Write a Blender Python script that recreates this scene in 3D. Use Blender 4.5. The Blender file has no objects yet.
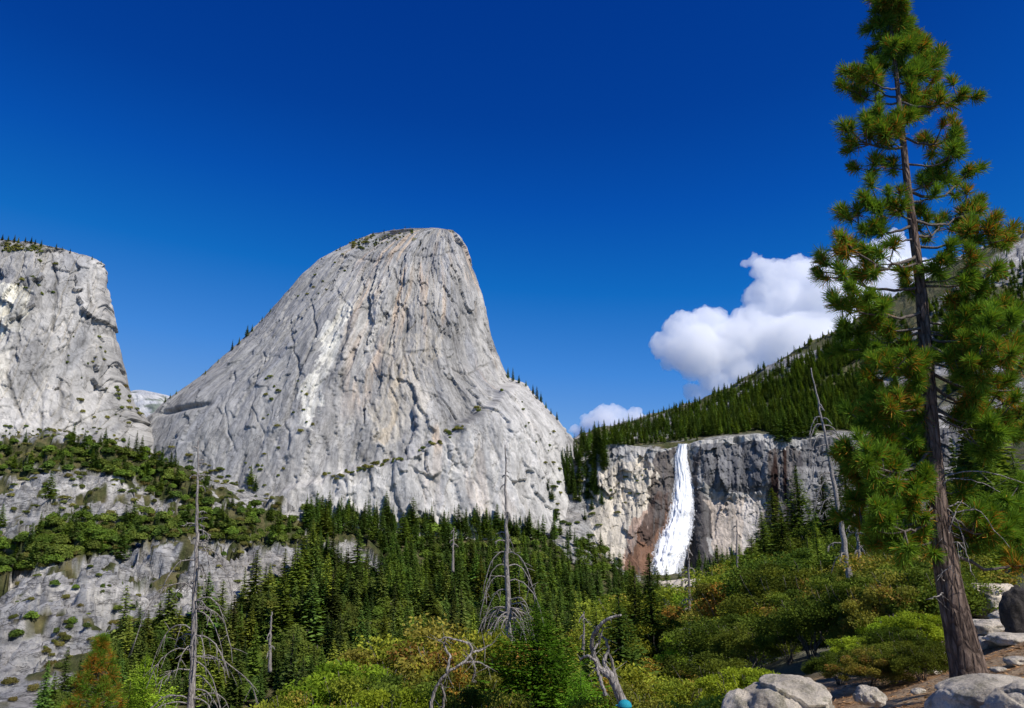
import bpy, math, random
import numpy as np
from mathutils import Vector
from mathutils.bvhtree import BVHTree

# ------------------------------------------------------------------ camera, sky, sun, exposure
SC = bpy.context.scene
COL = SC.collection
F, PITCH = 804.0, math.radians(14.5)
CP, SP = math.cos(PITCH), math.sin(PITCH)
cam_data = bpy.data.cameras.new('camera')
cam = bpy.data.objects.new('camera', cam_data)
COL.objects.link(cam)
cam_data.sensor_width = 36.0
cam_data.lens = 36.0 * F / 1024.0
cam_data.clip_start, cam_data.clip_end = 0.1, 60000
cam.location = (0, 0, 0)
cam.rotation_euler = (math.radians(90) + PITCH, 0, 0)
SC.camera = cam

SUN_EL, SUN_DIR = math.radians(46), Vector((0.74, -0.68, 0)).normalized()
world = bpy.data.worlds.new('World')
SC.world = world
world.use_nodes = True
wn, wl = world.node_tree.nodes, world.node_tree.links
sky = wn.new('ShaderNodeTexSky')
sky.sky_type = 'NISHITA'
sky.sun_disc = False
sky.sun_elevation = SUN_EL
sky.sun_rotation = math.atan2(SUN_DIR.x, SUN_DIR.y)
sky.altitude = 2600
sky.air_density = 1.0
sky.dust_density = 0.15
sky.ozone_density = 3.2
# deep polarised blue: the sky's own brightness looked up in a scale of blues
sep = wn.new('ShaderNodeSeparateColor'); wl.new(sky.outputs[0], sep.inputs[0])
dv = wn.new('ShaderNodeMath'); dv.operation = 'DIVIDE'; dv.inputs[1].default_value = 8.0; wl.new(sep.outputs[1], dv.inputs[0])
sr = wn.new('ShaderNodeValToRGB'); wl.new(dv.outputs[0], sr.inputs[0])
SKY = [(1.0, (0.0005, 0.036, 0.26)), (1.23, (0.001, 0.050, 0.315)), (1.48, (0.002, 0.080, 0.42)), (1.9, (0.006, 0.145, 0.53)), (2.63, (0.055, 0.245, 0.69)), (4.13, (0.205, 0.42, 0.79)), (6.5, (0.42, 0.60, 0.85))]
while len(sr.color_ramp.elements) < len(SKY): sr.color_ramp.elements.new(0.5)
for el, (g_, c_) in zip(sr.color_ramp.elements, SKY): el.position = g_ / 8.0; el.color = (*[q / 1.23 for q in c_], 1)
sc10 = wn.new('ShaderNodeVectorMath'); sc10.operation = 'SCALE'; sc10.inputs['Scale'].default_value = 10.0
wl.new(sr.outputs[0], sc10.inputs[0]); wl.new(sc10.outputs[0], wn['Background'].inputs['Color'])
wn['Background'].inputs['Strength'].default_value = 0.10
sun_data = bpy.data.lights.new('sun', 'SUN')
sun_data.energy = 4.2
sun_data.angle = math.radians(0.5)
sun_data.color = (1.0, 0.955, 0.89)
sun = bpy.data.objects.new('sun', sun_data)
COL.objects.link(sun)
sd = Vector((SUN_DIR.x * math.cos(SUN_EL), SUN_DIR.y * math.cos(SUN_EL), math.sin(SUN_EL)))
sun.rotation_euler = sd.to_track_quat('Z', 'Y').to_euler()
SC.view_settings.view_transform = 'Standard'
SC.view_settings.look = 'None'
SC.view_settings.gamma = 1.0
SC.view_settings.exposure = 0.3
SC.render.engine = 'CYCLES'
SC.cycles.max_bounces = 40
SC.cycles.diffuse_bounces = 2
SC.cycles.glossy_bounces = 1
SC.cycles.transmission_bounces = 4
SC.cycles.transparent_max_bounces = 6
SC.cycles.volume_bounces = 40
SC.cycles.use_adaptive_sampling = True
SC.cycles.adaptive_threshold = 0.02

RNG = np.random.default_rng(7)
random.seed(7)

# ------------------------------------------------------------------ maths helpers
def slope(py):
    v = (354.0 - py) / F
    return (SP + v * CP) / (CP - v * SP)

def P(px, py, d):
    """point seen at a picture position, at distance d straight ahead"""
    u, v = (px - 512.0) / F, (354.0 - py) / F
    k = d / (CP - v * SP)
    return np.array([u * k, d, (SP + v * CP) * k])

def proj(X, Y, Z):
    fw = Y * CP + Z * SP
    return 512 + F * X / fw, 354 - F * (-Y * SP + Z * CP) / fw

def hash3(i, j, k, seed):
    h = (i.astype(np.int64) * 374761393 + j.astype(np.int64) * 668265263 + k.astype(np.int64) * 2147483647 + seed * 974711) & 0xffffffff
    h = ((h ^ (h >> 13)) * 1274126177) & 0xffffffff
    h = ((h ^ (h >> 16)) * 2246822519) & 0xffffffff
    return ((h ^ (h >> 15)) & 0xffffff) / float(0xffffff)

def vnoise(x, y, z, seed=0):
    x, y, z = np.broadcast_arrays(x, y, z)
    xi, yi, zi = np.floor(x), np.floor(y), np.floor(z)
    fx, fy, fz = x - xi, y - yi, z - zi
    fx = fx * fx * (3 - 2 * fx); fy = fy * fy * (3 - 2 * fy); fz = fz * fz * (3 - 2 * fz)
    r = 0
    for a in (0, 1):
        wa = fx if a else 1 - fx
        for b in (0, 1):
            wb = fy if b else 1 - fy
            for c in (0, 1):
                wc = fz if c else 1 - fz
                r = r + hash3(xi + a, yi + b, zi + c, seed) * wa * wb * wc
    return r * 2 - 1

def fbm(x, y, z=0.0, octaves=4, seed=0, gain=0.5):
    r, amp, tot = 0, 1.0, 0
    x = np.asarray(x, float); y = np.asarray(y, float); z = np.asarray(z, float)
    for o in range(octaves):
        r = r + amp * vnoise(x, y, z, seed + o * 17)
        tot += amp; amp *= gain
        x, y, z = x * 2.03 + 11.3, y * 2.03 + 5.7, z * 2.03 + 3.1
    return r / tot

def sstep(a, b, x):
    t = np.clip((x - a) / (b - a), 0, 1)
    return t * t * (3 - 2 * t)

def terrace(n, k, sharp=0.18):
    m = n * k
    f = np.floor(m)
    return (f + sstep(0.5 - sharp, 0.5 + sharp, m - f)) / k

def facets(u, v, seed=0, tilt=1.0, jit=0.85):
    """angular plates: every cell of a jittered grid has its own level and tilt"""
    u, v = np.broadcast_arrays(np.asarray(u, float), np.asarray(v, float))
    ui, vi = np.floor(u), np.floor(v)
    best = np.full(u.shape, 9.0); val = np.zeros(u.shape)
    zz = np.zeros(u.shape)
    for a in (-1, 0, 1):
        for b in (-1, 0, 1):
            cu, cv = ui + a, vi + b
            pu = cu + 0.5 + (hash3(cu, cv, zz, seed) - 0.5) * jit; pv = cv + 0.5 + (hash3(cu, cv, zz, seed + 1) - 0.5) * jit
            du, dv = u - pu, v - pv
            dd = du * du + dv * dv
            h = hash3(cu, cv, zz, seed + 2) * 2 - 1 + tilt * (du * (hash3(cu, cv, zz, seed + 3) * 2 - 1) + dv * (hash3(cu, cv, zz, seed + 4) * 2 - 1))
            m = dd < best
            best = np.where(m, dd, best); val = np.where(m, h, val)
    return val

def in_poly(x, y, poly):
    x, y = np.asarray(x, float), np.asarray(y, float)
    r = np.zeros(np.broadcast(x, y).shape, bool)
    n = len(poly)
    for i in range(n):
        (x0, y0), (x1, y1) = poly[i], poly[(i + 1) % n]
        if y0 == y1: continue
        c = ((y0 > y) != (y1 > y)) & (x < (x1 - x0) * (y - y0) / (y1 - y0) + x0)
        r ^= c
    return r

def lerp3(a, b, t):
    t = np.asarray(t)[..., None]
    return np.asarray(a) * (1 - t) + np.asarray(b) * t

# ------------------------------------------------------------------ object helpers
def set_props(o, label=None, cat=None, group=None, kind=None):
    if label: o['label'] = label
    if cat: o['category'] = cat
    if group: o['group'] = group
    if kind: o['kind'] = kind
    return o

def mesh_np(name, V, Q, col=None, uv=None, smooth=False, tris=False):
    me = bpy.data.meshes.new(name)
    V = np.asarray(V, np.float32).reshape(-1, 3)
    Q = np.asarray(Q, np.int32)
    n = 3 if tris else 4
    Q = Q.reshape(-1, n)
    me.vertices.add(len(V)); me.vertices.foreach_set('co', V.ravel())
    me.loops.add(Q.size); me.loops.foreach_set('vertex_index', Q.ravel())
    me.polygons.add(len(Q))
    me.polygons.foreach_set('loop_start', np.arange(0, Q.size, n, dtype=np.int32))
    me.polygons.foreach_set('loop_total', np.full(len(Q), n, np.int32))
    if smooth: me.polygons.foreach_set('use_smooth', np.ones(len(Q), bool))
    if col is not None:
        a = me.color_attributes.new('Col', 'FLOAT_COLOR', 'POINT')
        c = np.ones((len(V), 4), np.float32); c[:, :3] = np.asarray(col).reshape(-1, 3)
        a.data.foreach_set('color', c.ravel())
    if uv is not None:
        a = me.attributes.new('flow', 'FLOAT_VECTOR', 'POINT')
        a.data.foreach_set('vector', np.asarray(uv, np.float32).ravel())
    me.update(calc_edges=True)
    return me

def link(name, me, mat=None, parent=None):
    o = bpy.data.objects.new(name, me)
    if mat is not None and me is not None and len(me.materials) == 0: me.materials.append(mat)
    COL.objects.link(o)
    if parent is not None: o.parent = parent
    return o

def grid_faces(nr, nc, closed=False):
    r = np.arange(nr - 1)[:, None]; c = np.arange(nc if closed else nc - 1)[None, :]
    c2 = (c + 1) % nc
    return np.stack([r * nc + c, r * nc + c2, (r + 1) * nc + c2, (r + 1) * nc + c], -1).reshape(-1, 4)

class MB:
    """collects tubes into one quad mesh"""
    def __init__(s): s.v, s.q, s.c, s.n = [], [], [], 0
    def tube(s, pts, rad, ns=6, col=None, jitter=0.0):
        pts = np.asarray(pts, float); rad = np.asarray(rad, float)
        n = len(pts)
        t = np.gradient(pts, axis=0); t /= np.linalg.norm(t, axis=1)[:, None] + 1e-9
        up = np.array([0.13, 0.31, 1.0]) if abs(t[0][2]) < 0.8 else np.array([1.0, 0.2, 0.1])
        a = np.cross(t, up); a /= np.linalg.norm(a, axis=1)[:, None] + 1e-9
        b = np.cross(t, a)
        th = np.linspace(0, 2 * np.pi, ns, endpoint=False)
        R = rad[:, None] * (1 + jitter * RNG.standard_normal((n, ns)))
        ring = pts[:, None] + R[..., None] * (np.cos(th)[None, :, None] * a[:, None] + np.sin(th)[None, :, None] * b[:, None])
        V = ring.reshape(-1, 3)
        tip = pts[-1] + t[-1] * rad[-1]; base = pts[0]
        V = np.vstack([V, tip, base])
        Q = grid_faces(n, ns, True)
        k = (n - 1) * ns
        cap = [[k + j, k + (j + 1) % ns, n * ns, n * ns] for j in range(ns)]
        cap += [[(j + 1) % ns, j, n * ns + 1, n * ns + 1] for j in range(ns)]
        s.v.append(V); s.q.append(Q + s.n)
        s.q.append(np.array(cap) + s.n)
        if col is not None: s.c.append(np.tile(np.asarray(col, float), (len(V), 1)))
        s.n += len(V)
    def mesh(s, name, smooth=True):
        V = np.vstack(s.v); Q = np.vstack(s.q)
        me = bpy.data.meshes.new(name)
        faces = [tuple(dict.fromkeys(f)) for f in Q.tolist()]
        me.from_pydata(V.tolist(), [], faces)
        if s.c:
            a = me.color_attributes.new('Col', 'FLOAT_COLOR', 'POINT')
            c = np.ones((len(V), 4), np.float32); c[:, :3] = np.vstack(s.c)
            a.data.foreach_set('color', c.ravel())
        if smooth: me.polygons.foreach_set('use_smooth', np.ones(len(faces), bool))
        me.update()
        return me

def quads(C, U, W, su, sw):
    """flat leaf or spray quads: centre C, long axis U, cross axis W"""
    su = np.asarray(su)[:, None]; sw = np.asarray(sw)[:, None]
    a = C - U * su; b = C + U * su
    m1 = C + W * sw; m2 = C - W * sw
    V = np.stack([a, m1, b, m2], 1).reshape(-1, 3)
    return V, np.arange(len(V)).reshape(-1, 4)

def unit(v): return v / (np.linalg.norm(v, axis=-1, keepdims=True) + 1e-9)

# ------------------------------------------------------------------ materials
def new_mat(name):
    m = bpy.data.materials.new(name); m.use_nodes = True
    nt = m.node_tree
    for n in list(nt.nodes): nt.nodes.remove(n)
    out = nt.nodes.new('ShaderNodeOutputMaterial')
    return m, nt, out

def N(nt, kind, **kw):
    n = nt.nodes.new(kind)
    for k, v in kw.items(): setattr(n, k, v)
    return n

def noise(nt, vec, scale, detail=6, rough=0.6, dist=0.0):
    n = N(nt, 'ShaderNodeTexNoise')
    n.inputs['Scale'].default_value = scale; n.inputs['Detail'].default_value = detail
    n.inputs['Roughness'].default_value = rough; n.inputs['Distortion'].default_value = dist
    if vec is not None: nt.links.new(vec, n.inputs['Vector'])
    return n.outputs['Fac']

def mapping(nt, vec, scale=(1, 1, 1), rot=(0, 0, 0)):
    n = N(nt, 'ShaderNodeMapping')
    n.inputs['Scale'].default_value = scale; n.inputs['Rotation'].default_value = rot
    nt.links.new(vec, n.inputs['Vector'])
    return n.outputs[0]

def ramp(nt, fac, stops):
    n = N(nt, 'ShaderNodeValToRGB')
    e = n.color_ramp.elements
    while len(e) < len(stops): e.new(0.5)
    for el, (p, c) in zip(e, stops):
        el.position = p
        el.color = (c, c, c, 1) if not hasattr(c, '__len__') else (*c, 1)
    nt.links.new(fac, n.inputs[0])
    return n.outputs[0]

def mul(nt, a, b, fac=1.0, mode='MULTIPLY'):
    n = N(nt, 'ShaderNodeMix', data_type='RGBA', blend_type=mode)
    if isinstance(fac, float): n.inputs[0].default_value = fac
    else: nt.links.new(fac, n.inputs[0])
    for s, x in ((6, a), (7, b)):
        if hasattr(x, 'links'): nt.links.new(x, n.inputs[s])
        else: n.inputs[s].default_value = (*x, 1)
    return n.outputs[2]

def bump(nt, h, dist, strength=1.0, nrm=None):
    n = N(nt, 'ShaderNodeBump')
    n.inputs['Strength'].default_value = strength; n.inputs['Distance'].default_value = dist
    nt.links.new(h, n.inputs['Height'])
    if nrm is not None: nt.links.new(nrm, n.inputs['Normal'])
    return n.outputs[0]

def bsdf(nt, out, color, rough=0.85, nrm=None, spec=0.25):
    b = N(nt, 'ShaderNodeBsdfPrincipled')
    if hasattr(color, 'links'): nt.links.new(color, b.inputs['Base Color'])
    else: b.inputs['Base Color'].default_value = (*color, 1)
    if hasattr(rough, 'links'): nt.links.new(rough, b.inputs['Roughness'])
    else: b.inputs['Roughness'].default_value = rough
    b.inputs['Specular IOR Level'].default_value = spec
    if nrm is not None: nt.links.new(nrm, b.inputs['Normal'])
    nt.links.new(b.outputs[0], out.inputs[0])
    return b

def mat_granite(name, big=1.0):
    """weathered granite: colour from the mesh, streaks along the flow attribute, cracks and pits as bump"""
    m, nt, out = new_mat(name)
    col = N(nt, 'ShaderNodeAttribute', attribute_name='Col').outputs['Color']
    fl = N(nt, 'ShaderNodeAttribute', attribute_name='flow').outputs['Vector']
    pos = N(nt, 'ShaderNodeNewGeometry').outputs['Position']
    st = mapping(nt, fl, (0.085 / big, 0.018 / big, 1), (0, 0, 0.10))
    s1 = ramp(nt, noise(nt, st, 1.0, 8, 0.62, 0.6), [(0.32, 0.50), (0.5, 0.96), (0.68, 1.22)])
    st2 = mapping(nt, fl, (0.24 / big, 0.085 / big, 1), (0, 0, 0.25))
    s2 = ramp(nt, noise(nt, st2, 1.0, 6, 0.65, 0.8), [(0.35, 0.66), (0.52, 1.0), (0.7, 1.15)])
    g = ramp(nt, noise(nt, pos, 0.35 / big, 8, 0.75), [(0.3, 0.72), (0.55, 1.02), (0.75, 1.2)])
    # thin dark cracks
    ck = mapping(nt, fl, (0.055 / big, 0.022 / big, 1), (0, 0, 0.25))
    cn = noise(nt, ck, 1.0, 5, 0.6, 1.2)
    crack = ramp(nt, cn, [(0.485, 1.0), (0.50, 0.42), (0.515, 1.0)])
    gate = ramp(nt, noise(nt, pos, 0.02 / big, 3), [(0.45, 0.0), (0.6, 1.0)])
    c = mul(nt, col, s1, 0.75); c = mul(nt, c, s2, 0.8); c = mul(nt, c, g, 0.7)
    c = mul(nt, c, crack, gate)
    h1 = noise(nt, st2, 1.0, 8, 0.7, 0.5)
    h2 = noise(nt, pos, 0.12 / big, 10, 0.7)
    n1 = bump(nt, h1, 1.1 * big, 0.6)
    n2 = bump(nt, h2, 1.9 * big, 0.6, n1)
    n3 = bump(nt, crack, 1.0 * big, 0.6, n2)
    bsdf(nt, out, c, 0.9, n3, 0.15)
    return m

def mat_ground():
    m, nt, out = new_mat('ground')
    col = N(nt, 'ShaderNodeAttribute', attribute_name='Col').outputs['Color']
    rk = N(nt, 'ShaderNodeAttribute', attribute_name='flow').outputs['Vector']
    sx = N(nt, 'ShaderNodeSeparateXYZ'); nt.links.new(rk, sx.inputs[0])   # x: rockiness, y: near
    pos = N(nt, 'ShaderNodeNewGeometry').outputs['Position']
    far1 = ramp(nt, noise(nt, pos, 0.13, 10, 0.72), [(0.3, 0.5), (0.5, 1.0), (0.72, 1.3)])
    far2 = ramp(nt, noise(nt, mapping(nt, pos, (1, 1, 1.6)), 0.035, 6, 0.6, 1.5), [(0.38, 0.72), (0.5, 1.0), (0.62, 1.2)])
    near1 = ramp(nt, noise(nt, pos, 9.0, 8, 0.7), [(0.3, 0.45), (0.5, 1.0), (0.7, 1.35)])
    near2 = ramp(nt, noise(nt, pos, 1.3, 6, 0.65), [(0.3, 0.6), (0.55, 1.0), (0.75, 1.25)])
    cf = mul(nt, mul(nt, col, far1, 0.9), far2, 0.8)
    cn = mul(nt, mul(nt, col, near1, 0.9), near2, 0.8)
    ck = ramp(nt, noise(nt, mapping(nt, pos, (0.022, 0.022, 0.085), (0.2, 0.25, 0)), 1.0, 5, 0.6, 1.0), [(0.470, 1.0), (0.495, 0.30), (0.515, 1.0)])
    ck2 = ramp(nt, noise(nt, mapping(nt, pos, (0.06, 0.06, 0.10), (0.5, -0.3, 0)), 1.0, 4, 0.6, 0.8), [(0.480, 1.0), (0.497, 0.45), (0.512, 1.0)])
    cf = mul(nt, mul(nt, cf, ck, sx.outputs[0]), ck2, sx.outputs[0])
    hf = noise(nt, mapping(nt, pos, (1, 1, 1.8)), 0.07, 12, 0.72)
    c = mul(nt, cf, cn, sx.outputs[1], 'MIX')
    n1 = bump(nt, hf, 9.0, 0.8)
    hn = noise(nt, pos, 6.0, 8, 0.75)
    n2 = bump(nt, hn, 0.10, 0.9)
    mx = N(nt, 'ShaderNodeMix', data_type='VECTOR')
    nt.links.new(sx.outputs[1], mx.inputs[0]); nt.links.new(n1, mx.inputs[4]); nt.links.new(n2, mx.inputs[5])
    bsdf(nt, out, c, 0.95, mx.outputs[1], 0.1)
    return m

def mat_boulder(name='boulder_granite', tint=(1, 1, 1)):
    m, nt, out = new_mat(name)
    tc = N(nt, 'ShaderNodeTexCoord').outputs['Object']
    rnd = N(nt, 'ShaderNodeObjectInfo').outputs['Random']
    base = ramp(nt, noise(nt, tc, 1.6, 8, 0.62, 0.5), [(0.32, (0.25, 0.235, 0.215)), (0.48, (0.47, 0.445, 0.405)), (0.66, (0.68, 0.645, 0.585))])
    lich = ramp(nt, noise(nt, tc, 5.5, 8, 0.75, 0.4), [(0.50, (1, 1, 1)), (0.60, (0.42, 0.44, 0.38)), (0.75, (0.25, 0.26, 0.24))])
    speck = ramp(nt, noise(nt, tc, 70.0, 3, 0.8), [(0.36, 0.55), (0.5, 1.0), (0.7, 1.12)])
    c = mul(nt, base, lich, 0.75); c = mul(nt, c, speck, 0.6); c = mul(nt, c, tint, 1.0); c = mul(nt, c, (1.22, 1.12, 0.98), 1.0)
    n1 = bump(nt, noise(nt, tc, 3.0, 12, 0.7), 0.16, 0.9)
    n2 = bump(nt, noise(nt, tc, 28.0, 6, 0.7), 0.02, 0.8, n1)
    bsdf(nt, out, c, 0.9, n2, 0.2)
    return m

def mat_leaf(name, hue_var=0.03, val_var=0.45, trans=0.3, gloss=0.0):
    m, nt, out = new_mat(name)
    col = N(nt, 'ShaderNodeAttribute', attribute_name='Col').outputs['Color']
    rnd = N(nt, 'ShaderNodeObjectInfo').outputs['Random']
    mr = N(nt, 'ShaderNodeMapRange'); mr.inputs[3].default_value = 0.5 - hue_var; mr.inputs[4].default_value = 0.5 + hue_var
    nt.links.new(rnd, mr.inputs[0])
    m2 = N(nt, 'ShaderNodeMath', operation='MULTIPLY'); m2.inputs[1].default_value = 7.31
    m3 = N(nt, 'ShaderNodeMath', operation='FRACT')
    nt.links.new(rnd, m2.inputs[0]); nt.links.new(m2.outputs[0], m3.inputs[0])
    mv = N(nt, 'ShaderNodeMapRange'); mv.inputs[3].default_value = 1 - val_var * 0.6; mv.inputs[4].default_value = 1 + val_var * 0.7
    nt.links.new(m3.outputs[0], mv.inputs[0])
    h = N(nt, 'ShaderNodeHueSaturation')
    nt.links.new(mr.outputs[0], h.inputs['Hue']); nt.links.new(mv.outputs[0], h.inputs['Value']); nt.links.new(col, h.inputs['Color'])
    d = N(nt, 'ShaderNodeBsdfDiffuse'); t = N(nt, 'ShaderNodeBsdfTranslucent'); mx = N(nt, 'ShaderNodeMixShader')
    mx.inputs[0].default_value = trans
    nt.links.new(h.outputs[0], d.inputs[0])
    tcx = mul(nt, h.outputs[0], (1.25, 1.15, 0.45)); nt.links.new(tcx, t.inputs[0])
    nt.links.new(d.outputs[0], mx.inputs[1]); nt.links.new(t.outputs[0], mx.inputs[2])
    last = mx.outputs[0]
    if gloss:
        g = N(nt, 'ShaderNodeBsdfGlossy'); g.inputs['Roughness'].default_value = 0.35
        g.inputs[0].default_value = (0.9, 0.95, 1, 1)
        mg = N(nt, 'ShaderNodeMixShader'); mg.inputs[0].default_value = gloss
        nt.links.new(last, mg.inputs[1]); nt.links.new(g.outputs[0], mg.inputs[2]); last = mg.outputs[0]
    nt.links.new(last, out.inputs[0])
    return m

def mat_bark(name, c1, c2, sc=1.0, depth=0.02, attr=False):
    m, nt, out = new_mat(name)
    tc = N(nt, 'ShaderNodeTexCoord').outputs['Object']
    v = mapping(nt, tc, (14 * sc, 14 * sc, 2.2 * sc))
    a = noise(nt, v, 1.0, 8, 0.7, 1.2)
    c = ramp(nt, a, [(0.36, c1), (0.5, tuple((x + y) / 2 for x, y in zip(c1, c2))), (0.66, c2)])
    b = ramp(nt, noise(nt, tc, 1.5 * sc, 5), [(0.3, 0.7), (0.7, 1.25)])
    c = mul(nt, c, b, 0.8)
    vo = N(nt, 'ShaderNodeTexVoronoi', feature='DISTANCE_TO_EDGE')
    nt.links.new(mapping(nt, tc, (16 * sc, 16 * sc, 4.5 * sc)), vo.inputs['Vector']); vo.inputs['Scale'].default_value = 1.0
    fis = ramp(nt, vo.outputs[0], [(0.0, 0.0), (0.22, 1.0)])
    n1 = bump(nt, fis, depth, 0.9)
    n2 = bump(nt, a, depth, 0.8, n1)
    c = mul(nt, c, ramp(nt, vo.outputs[0], [(0.0, 0.45), (0.15, 1.0)]), 0.8)
    bsdf(nt, out, c, 0.92, n2, 0.15)
    return m

M_GRAN = mat_granite('granite_face')
M_GROUND = mat_ground()
M_BOULDER = mat_boulder()
M_SHADEROCK = mat_boulder('shade_tinted_rock', (0.10, 0.10, 0.11))  # boulder granite with shade painted in, tinted almost black
M_CONIFER = mat_leaf('conifer_needles', 0.03, 0.95, 0.27)
M_BROAD = mat_leaf('broadleaf_foliage', 0.025, 0.4, 0.35)
M_SHRUB = mat_leaf('shrub_leaves', 0.022, 0.4, 0.35)
M_NEEDLE = mat_leaf('long_needles', 0.0, 0.0, 0.3)
M_BARK = mat_bark('pine_bark', (0.055, 0.036, 0.028), (0.27, 0.195, 0.15), 0.9, 0.03)
M_TWIG = mat_bark('twig_bark', (0.08, 0.065, 0.055), (0.24, 0.20, 0.165), 3.0, 0.004)
M_FARBARK = mat_bark('far_bark', (0.05, 0.04, 0.03), (0.13, 0.10, 0.075), 0.3, 0.05)
M_DEAD = mat_bark('weathered_wood', (0.17, 0.145, 0.13), (0.42, 0.385, 0.345), 1.2, 0.012)
M_DEADFAR = mat_bark('grey_snag_wood', (0.16, 0.135, 0.12), (0.38, 0.34, 0.31), 0.5, 0.02)

# ------------------------------------------------------------------ the terrain
D_ROWS = [2, 5, 9, 15, 30, 60, 120, 250, 400, 550, 700, 850, 1000, 1150, 1250, 1305, 1330, 1500, 1800, 2250, 2800, 4000, 6500]
TAB = {
    -400: [1300, 1000, 940, 900, 880, 860, 820, 760, 700, 640, 590, 540, 490, 450, 440, 435, 433, 430, 440, 450, 470, 490, 530],
    0:    [1250, 960, 900, 880, 860, 840, 810, 765, 705, 628, 562, 512, 448, 440, 440, 440, 440, 440, 450, 460, 470, 490, 530],
    100:  [1250, 960, 900, 880, 860, 840, 815, 770, 705, 610, 548, 505, 455, 450, 450, 450, 450, 450, 460, 470, 475, 490, 530],
    200:  [1250, 960, 900, 870, 850, 830, 815, 770, 705, 645, 555, 525, 495, 480, 470, 470, 470, 470, 475, 480, 485, 490, 530],
    300:  [1250, 930, 840, 800, 770, 765, 765, 755, 695, 645, 595, 560, 532, 512, 500, 490, 490, 490, 490, 490, 490, 490, 530],
    400:  [1250, 930, 830, 785, 755, 750, 755, 740, 690, 650, 615, 585, 560, 535, 520, 500, 490, 490, 490, 490, 490, 490, 530],
    500:  [1250, 930, 830, 785, 755, 748, 745, 725, 690, 650, 620, 595, 570, 545, 525, 500, 490, 480, 480, 480, 480, 490, 530],
    560:  [1250, 930, 850, 810, 765, 750, 745, 720, 685, 650, 622, 600, 578, 552, 525, 490, 475, 450, 445, 445, 445, 480, 530],
    585:  [1250, 930, 850, 810, 760, 745, 738, 715, 680, 650, 622, 602, 582, 560, 520, 468, 452, 442, 440, 438, 434, 480, 530],
    620:  [1250, 930, 845, 805, 755, 735, 725, 700, 675, 648, 625, 606, 592, 580, 572, 568, 455, 442, 437, 432, 424, 480, 530],
    660:  [1250, 925, 835, 790, 745, 720, 705, 680, 660, 640, 620, 605, 592, 582, 575, 570, 446, 438, 430, 420, 416, 480, 530],
    700:  [1250, 900, 815, 765, 720, 692, 668, 650, 635, 620, 608, 595, 585, 575, 570, 565, 440, 432, 424, 406, 408, 480, 530],
    780:  [1200, 860, 762, 725, 682, 650, 622, 600, 590, 582, 575, 570, 565, 560, 558, 555, 436, 425, 400, 368, 380, 480, 530],
    880:  [1180, 840, 742, 700, 652, 622, 600, 582, 572, 565, 560, 556, 552, 550, 548, 545, 438, 412, 360, 320, 340, 480, 530],
    960:  [1150, 820, 722, 672, 622, 592, 568, 548, 536, 530, 525, 520, 515, 512, 510, 508, 425, 372, 310, 280, 300, 440, 530],
    1024: [1130, 800, 700, 646, 596, 562, 538, 512, 498, 490, 480, 468, 455, 440, 425, 415, 400, 340, 275, 248, 265, 420, 520],
    1400: [1100, 740, 620, 560, 500, 460, 430, 400, 380, 360, 340, 320, 300, 280, 270, 260, 250, 220, 170, 130, 150, 300, 480],
}
_cols = sorted(TAB)
_ca = np.array([(c - 512) / F / (CP - slope(0) * 0 - (354 - 560) / F * SP) for c in _cols])
_T = np.array([[slope(v) for v in TAB[c]] for c in _cols])          # slope z/d
_ld = np.log(np.array(D_ROWS, float))
_fa = np.linspace(_ca[0], _ca[-1], 600)
_fd = np.linspace(_ld[0], _ld[-1], 900)
_tmp = np.array([np.interp(_fd, _ld, r) for r in _T])
_G = np.array([np.interp(_fa, _ca, _tmp[:, j]) for j in range(len(_fd))]).T
_k = np.hanning(19); _k /= _k.sum()
_pad = np.pad(_G, ((9, 9), (0, 0)), 'edge')
_G = sum(_k[i] * _pad[i:i + 600] for i in range(19))
_k = np.hanning(7); _k /= _k.sum()
_pad = np.pad(_G, ((0, 0), (3, 3)), 'edge')
_G = sum(_k[i] * _pad[:, i:i + 900] for i in range(7))

def H0(X, Y):
    Yc = np.maximum(Y, 2.0)
    a = np.clip(X / np.maximum(Yc, 9.0) , _fa[0], _fa[-1] - 1e-6)
    ld = np.clip(np.log(Yc), _ld[0], _ld[-1] - 1e-6)
    i = (a - _fa[0]) / (_fa[1] - _fa[0]); j = (ld - _fd[0]) / (_fd[1] - _fd[0])
    i0, j0 = np.floor(i).astype(int), np.floor(j).astype(int)
    fi, fj = i - i0, j - j0
    i1, j1 = np.minimum(i0 + 1, 599), np.minimum(j0 + 1, 899)
    s = (_G[i0, j0] * (1 - fi) * (1 - fj) + _G[i1, j0] * fi * (1 - fj) + _G[i0, j1] * (1 - fi) * fj + _G[i1, j1] * fi * fj)
    return s * Yc

def rock_relief(X, Y, Z0):
    """ledges, slabs and lumps of the far slopes, none close to the camera"""
    w = sstep(60, 500, Y)
    n1 = fbm(X / 95, Y / 95, 0, 4, 3) * 10
    q = fbm(X / 60 + Y / 160, Y / 60, 2.0, 4, 21)
    st = facets(X / 42 + q, Y / 30 + q, 23, 1.3) * 9 + facets(X / 13 + q * 2, Y / 11, 27, 1.3) * 2.5 + terrace(q, 4, 0.09) * 34
    sm = fbm(X / 14, Y / 14, Z0 / 14, 4, 5) * 3.2
    left = sstep(0.0, -0.25, X / np.maximum(Y, 1)) * sstep(420, 520, Y) * sstep(1150, 1000, Y)
    ridge = sstep(1330, 1500, Y)
    near = fbm(X / 2.5, Y / 2.5, 0, 4, 9) * 0.28 * sstep(4, 12, Y) + fbm(X / 12, Y / 12, 0, 3, 8) * 1.0 * sstep(20, 60, Y)
    return w * (n1 * 0.5 + sm * (0.35 + left * .6)) + left * st * 1.0 + ridge * (st * 0.35 + n1 * 0.8) + near

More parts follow.
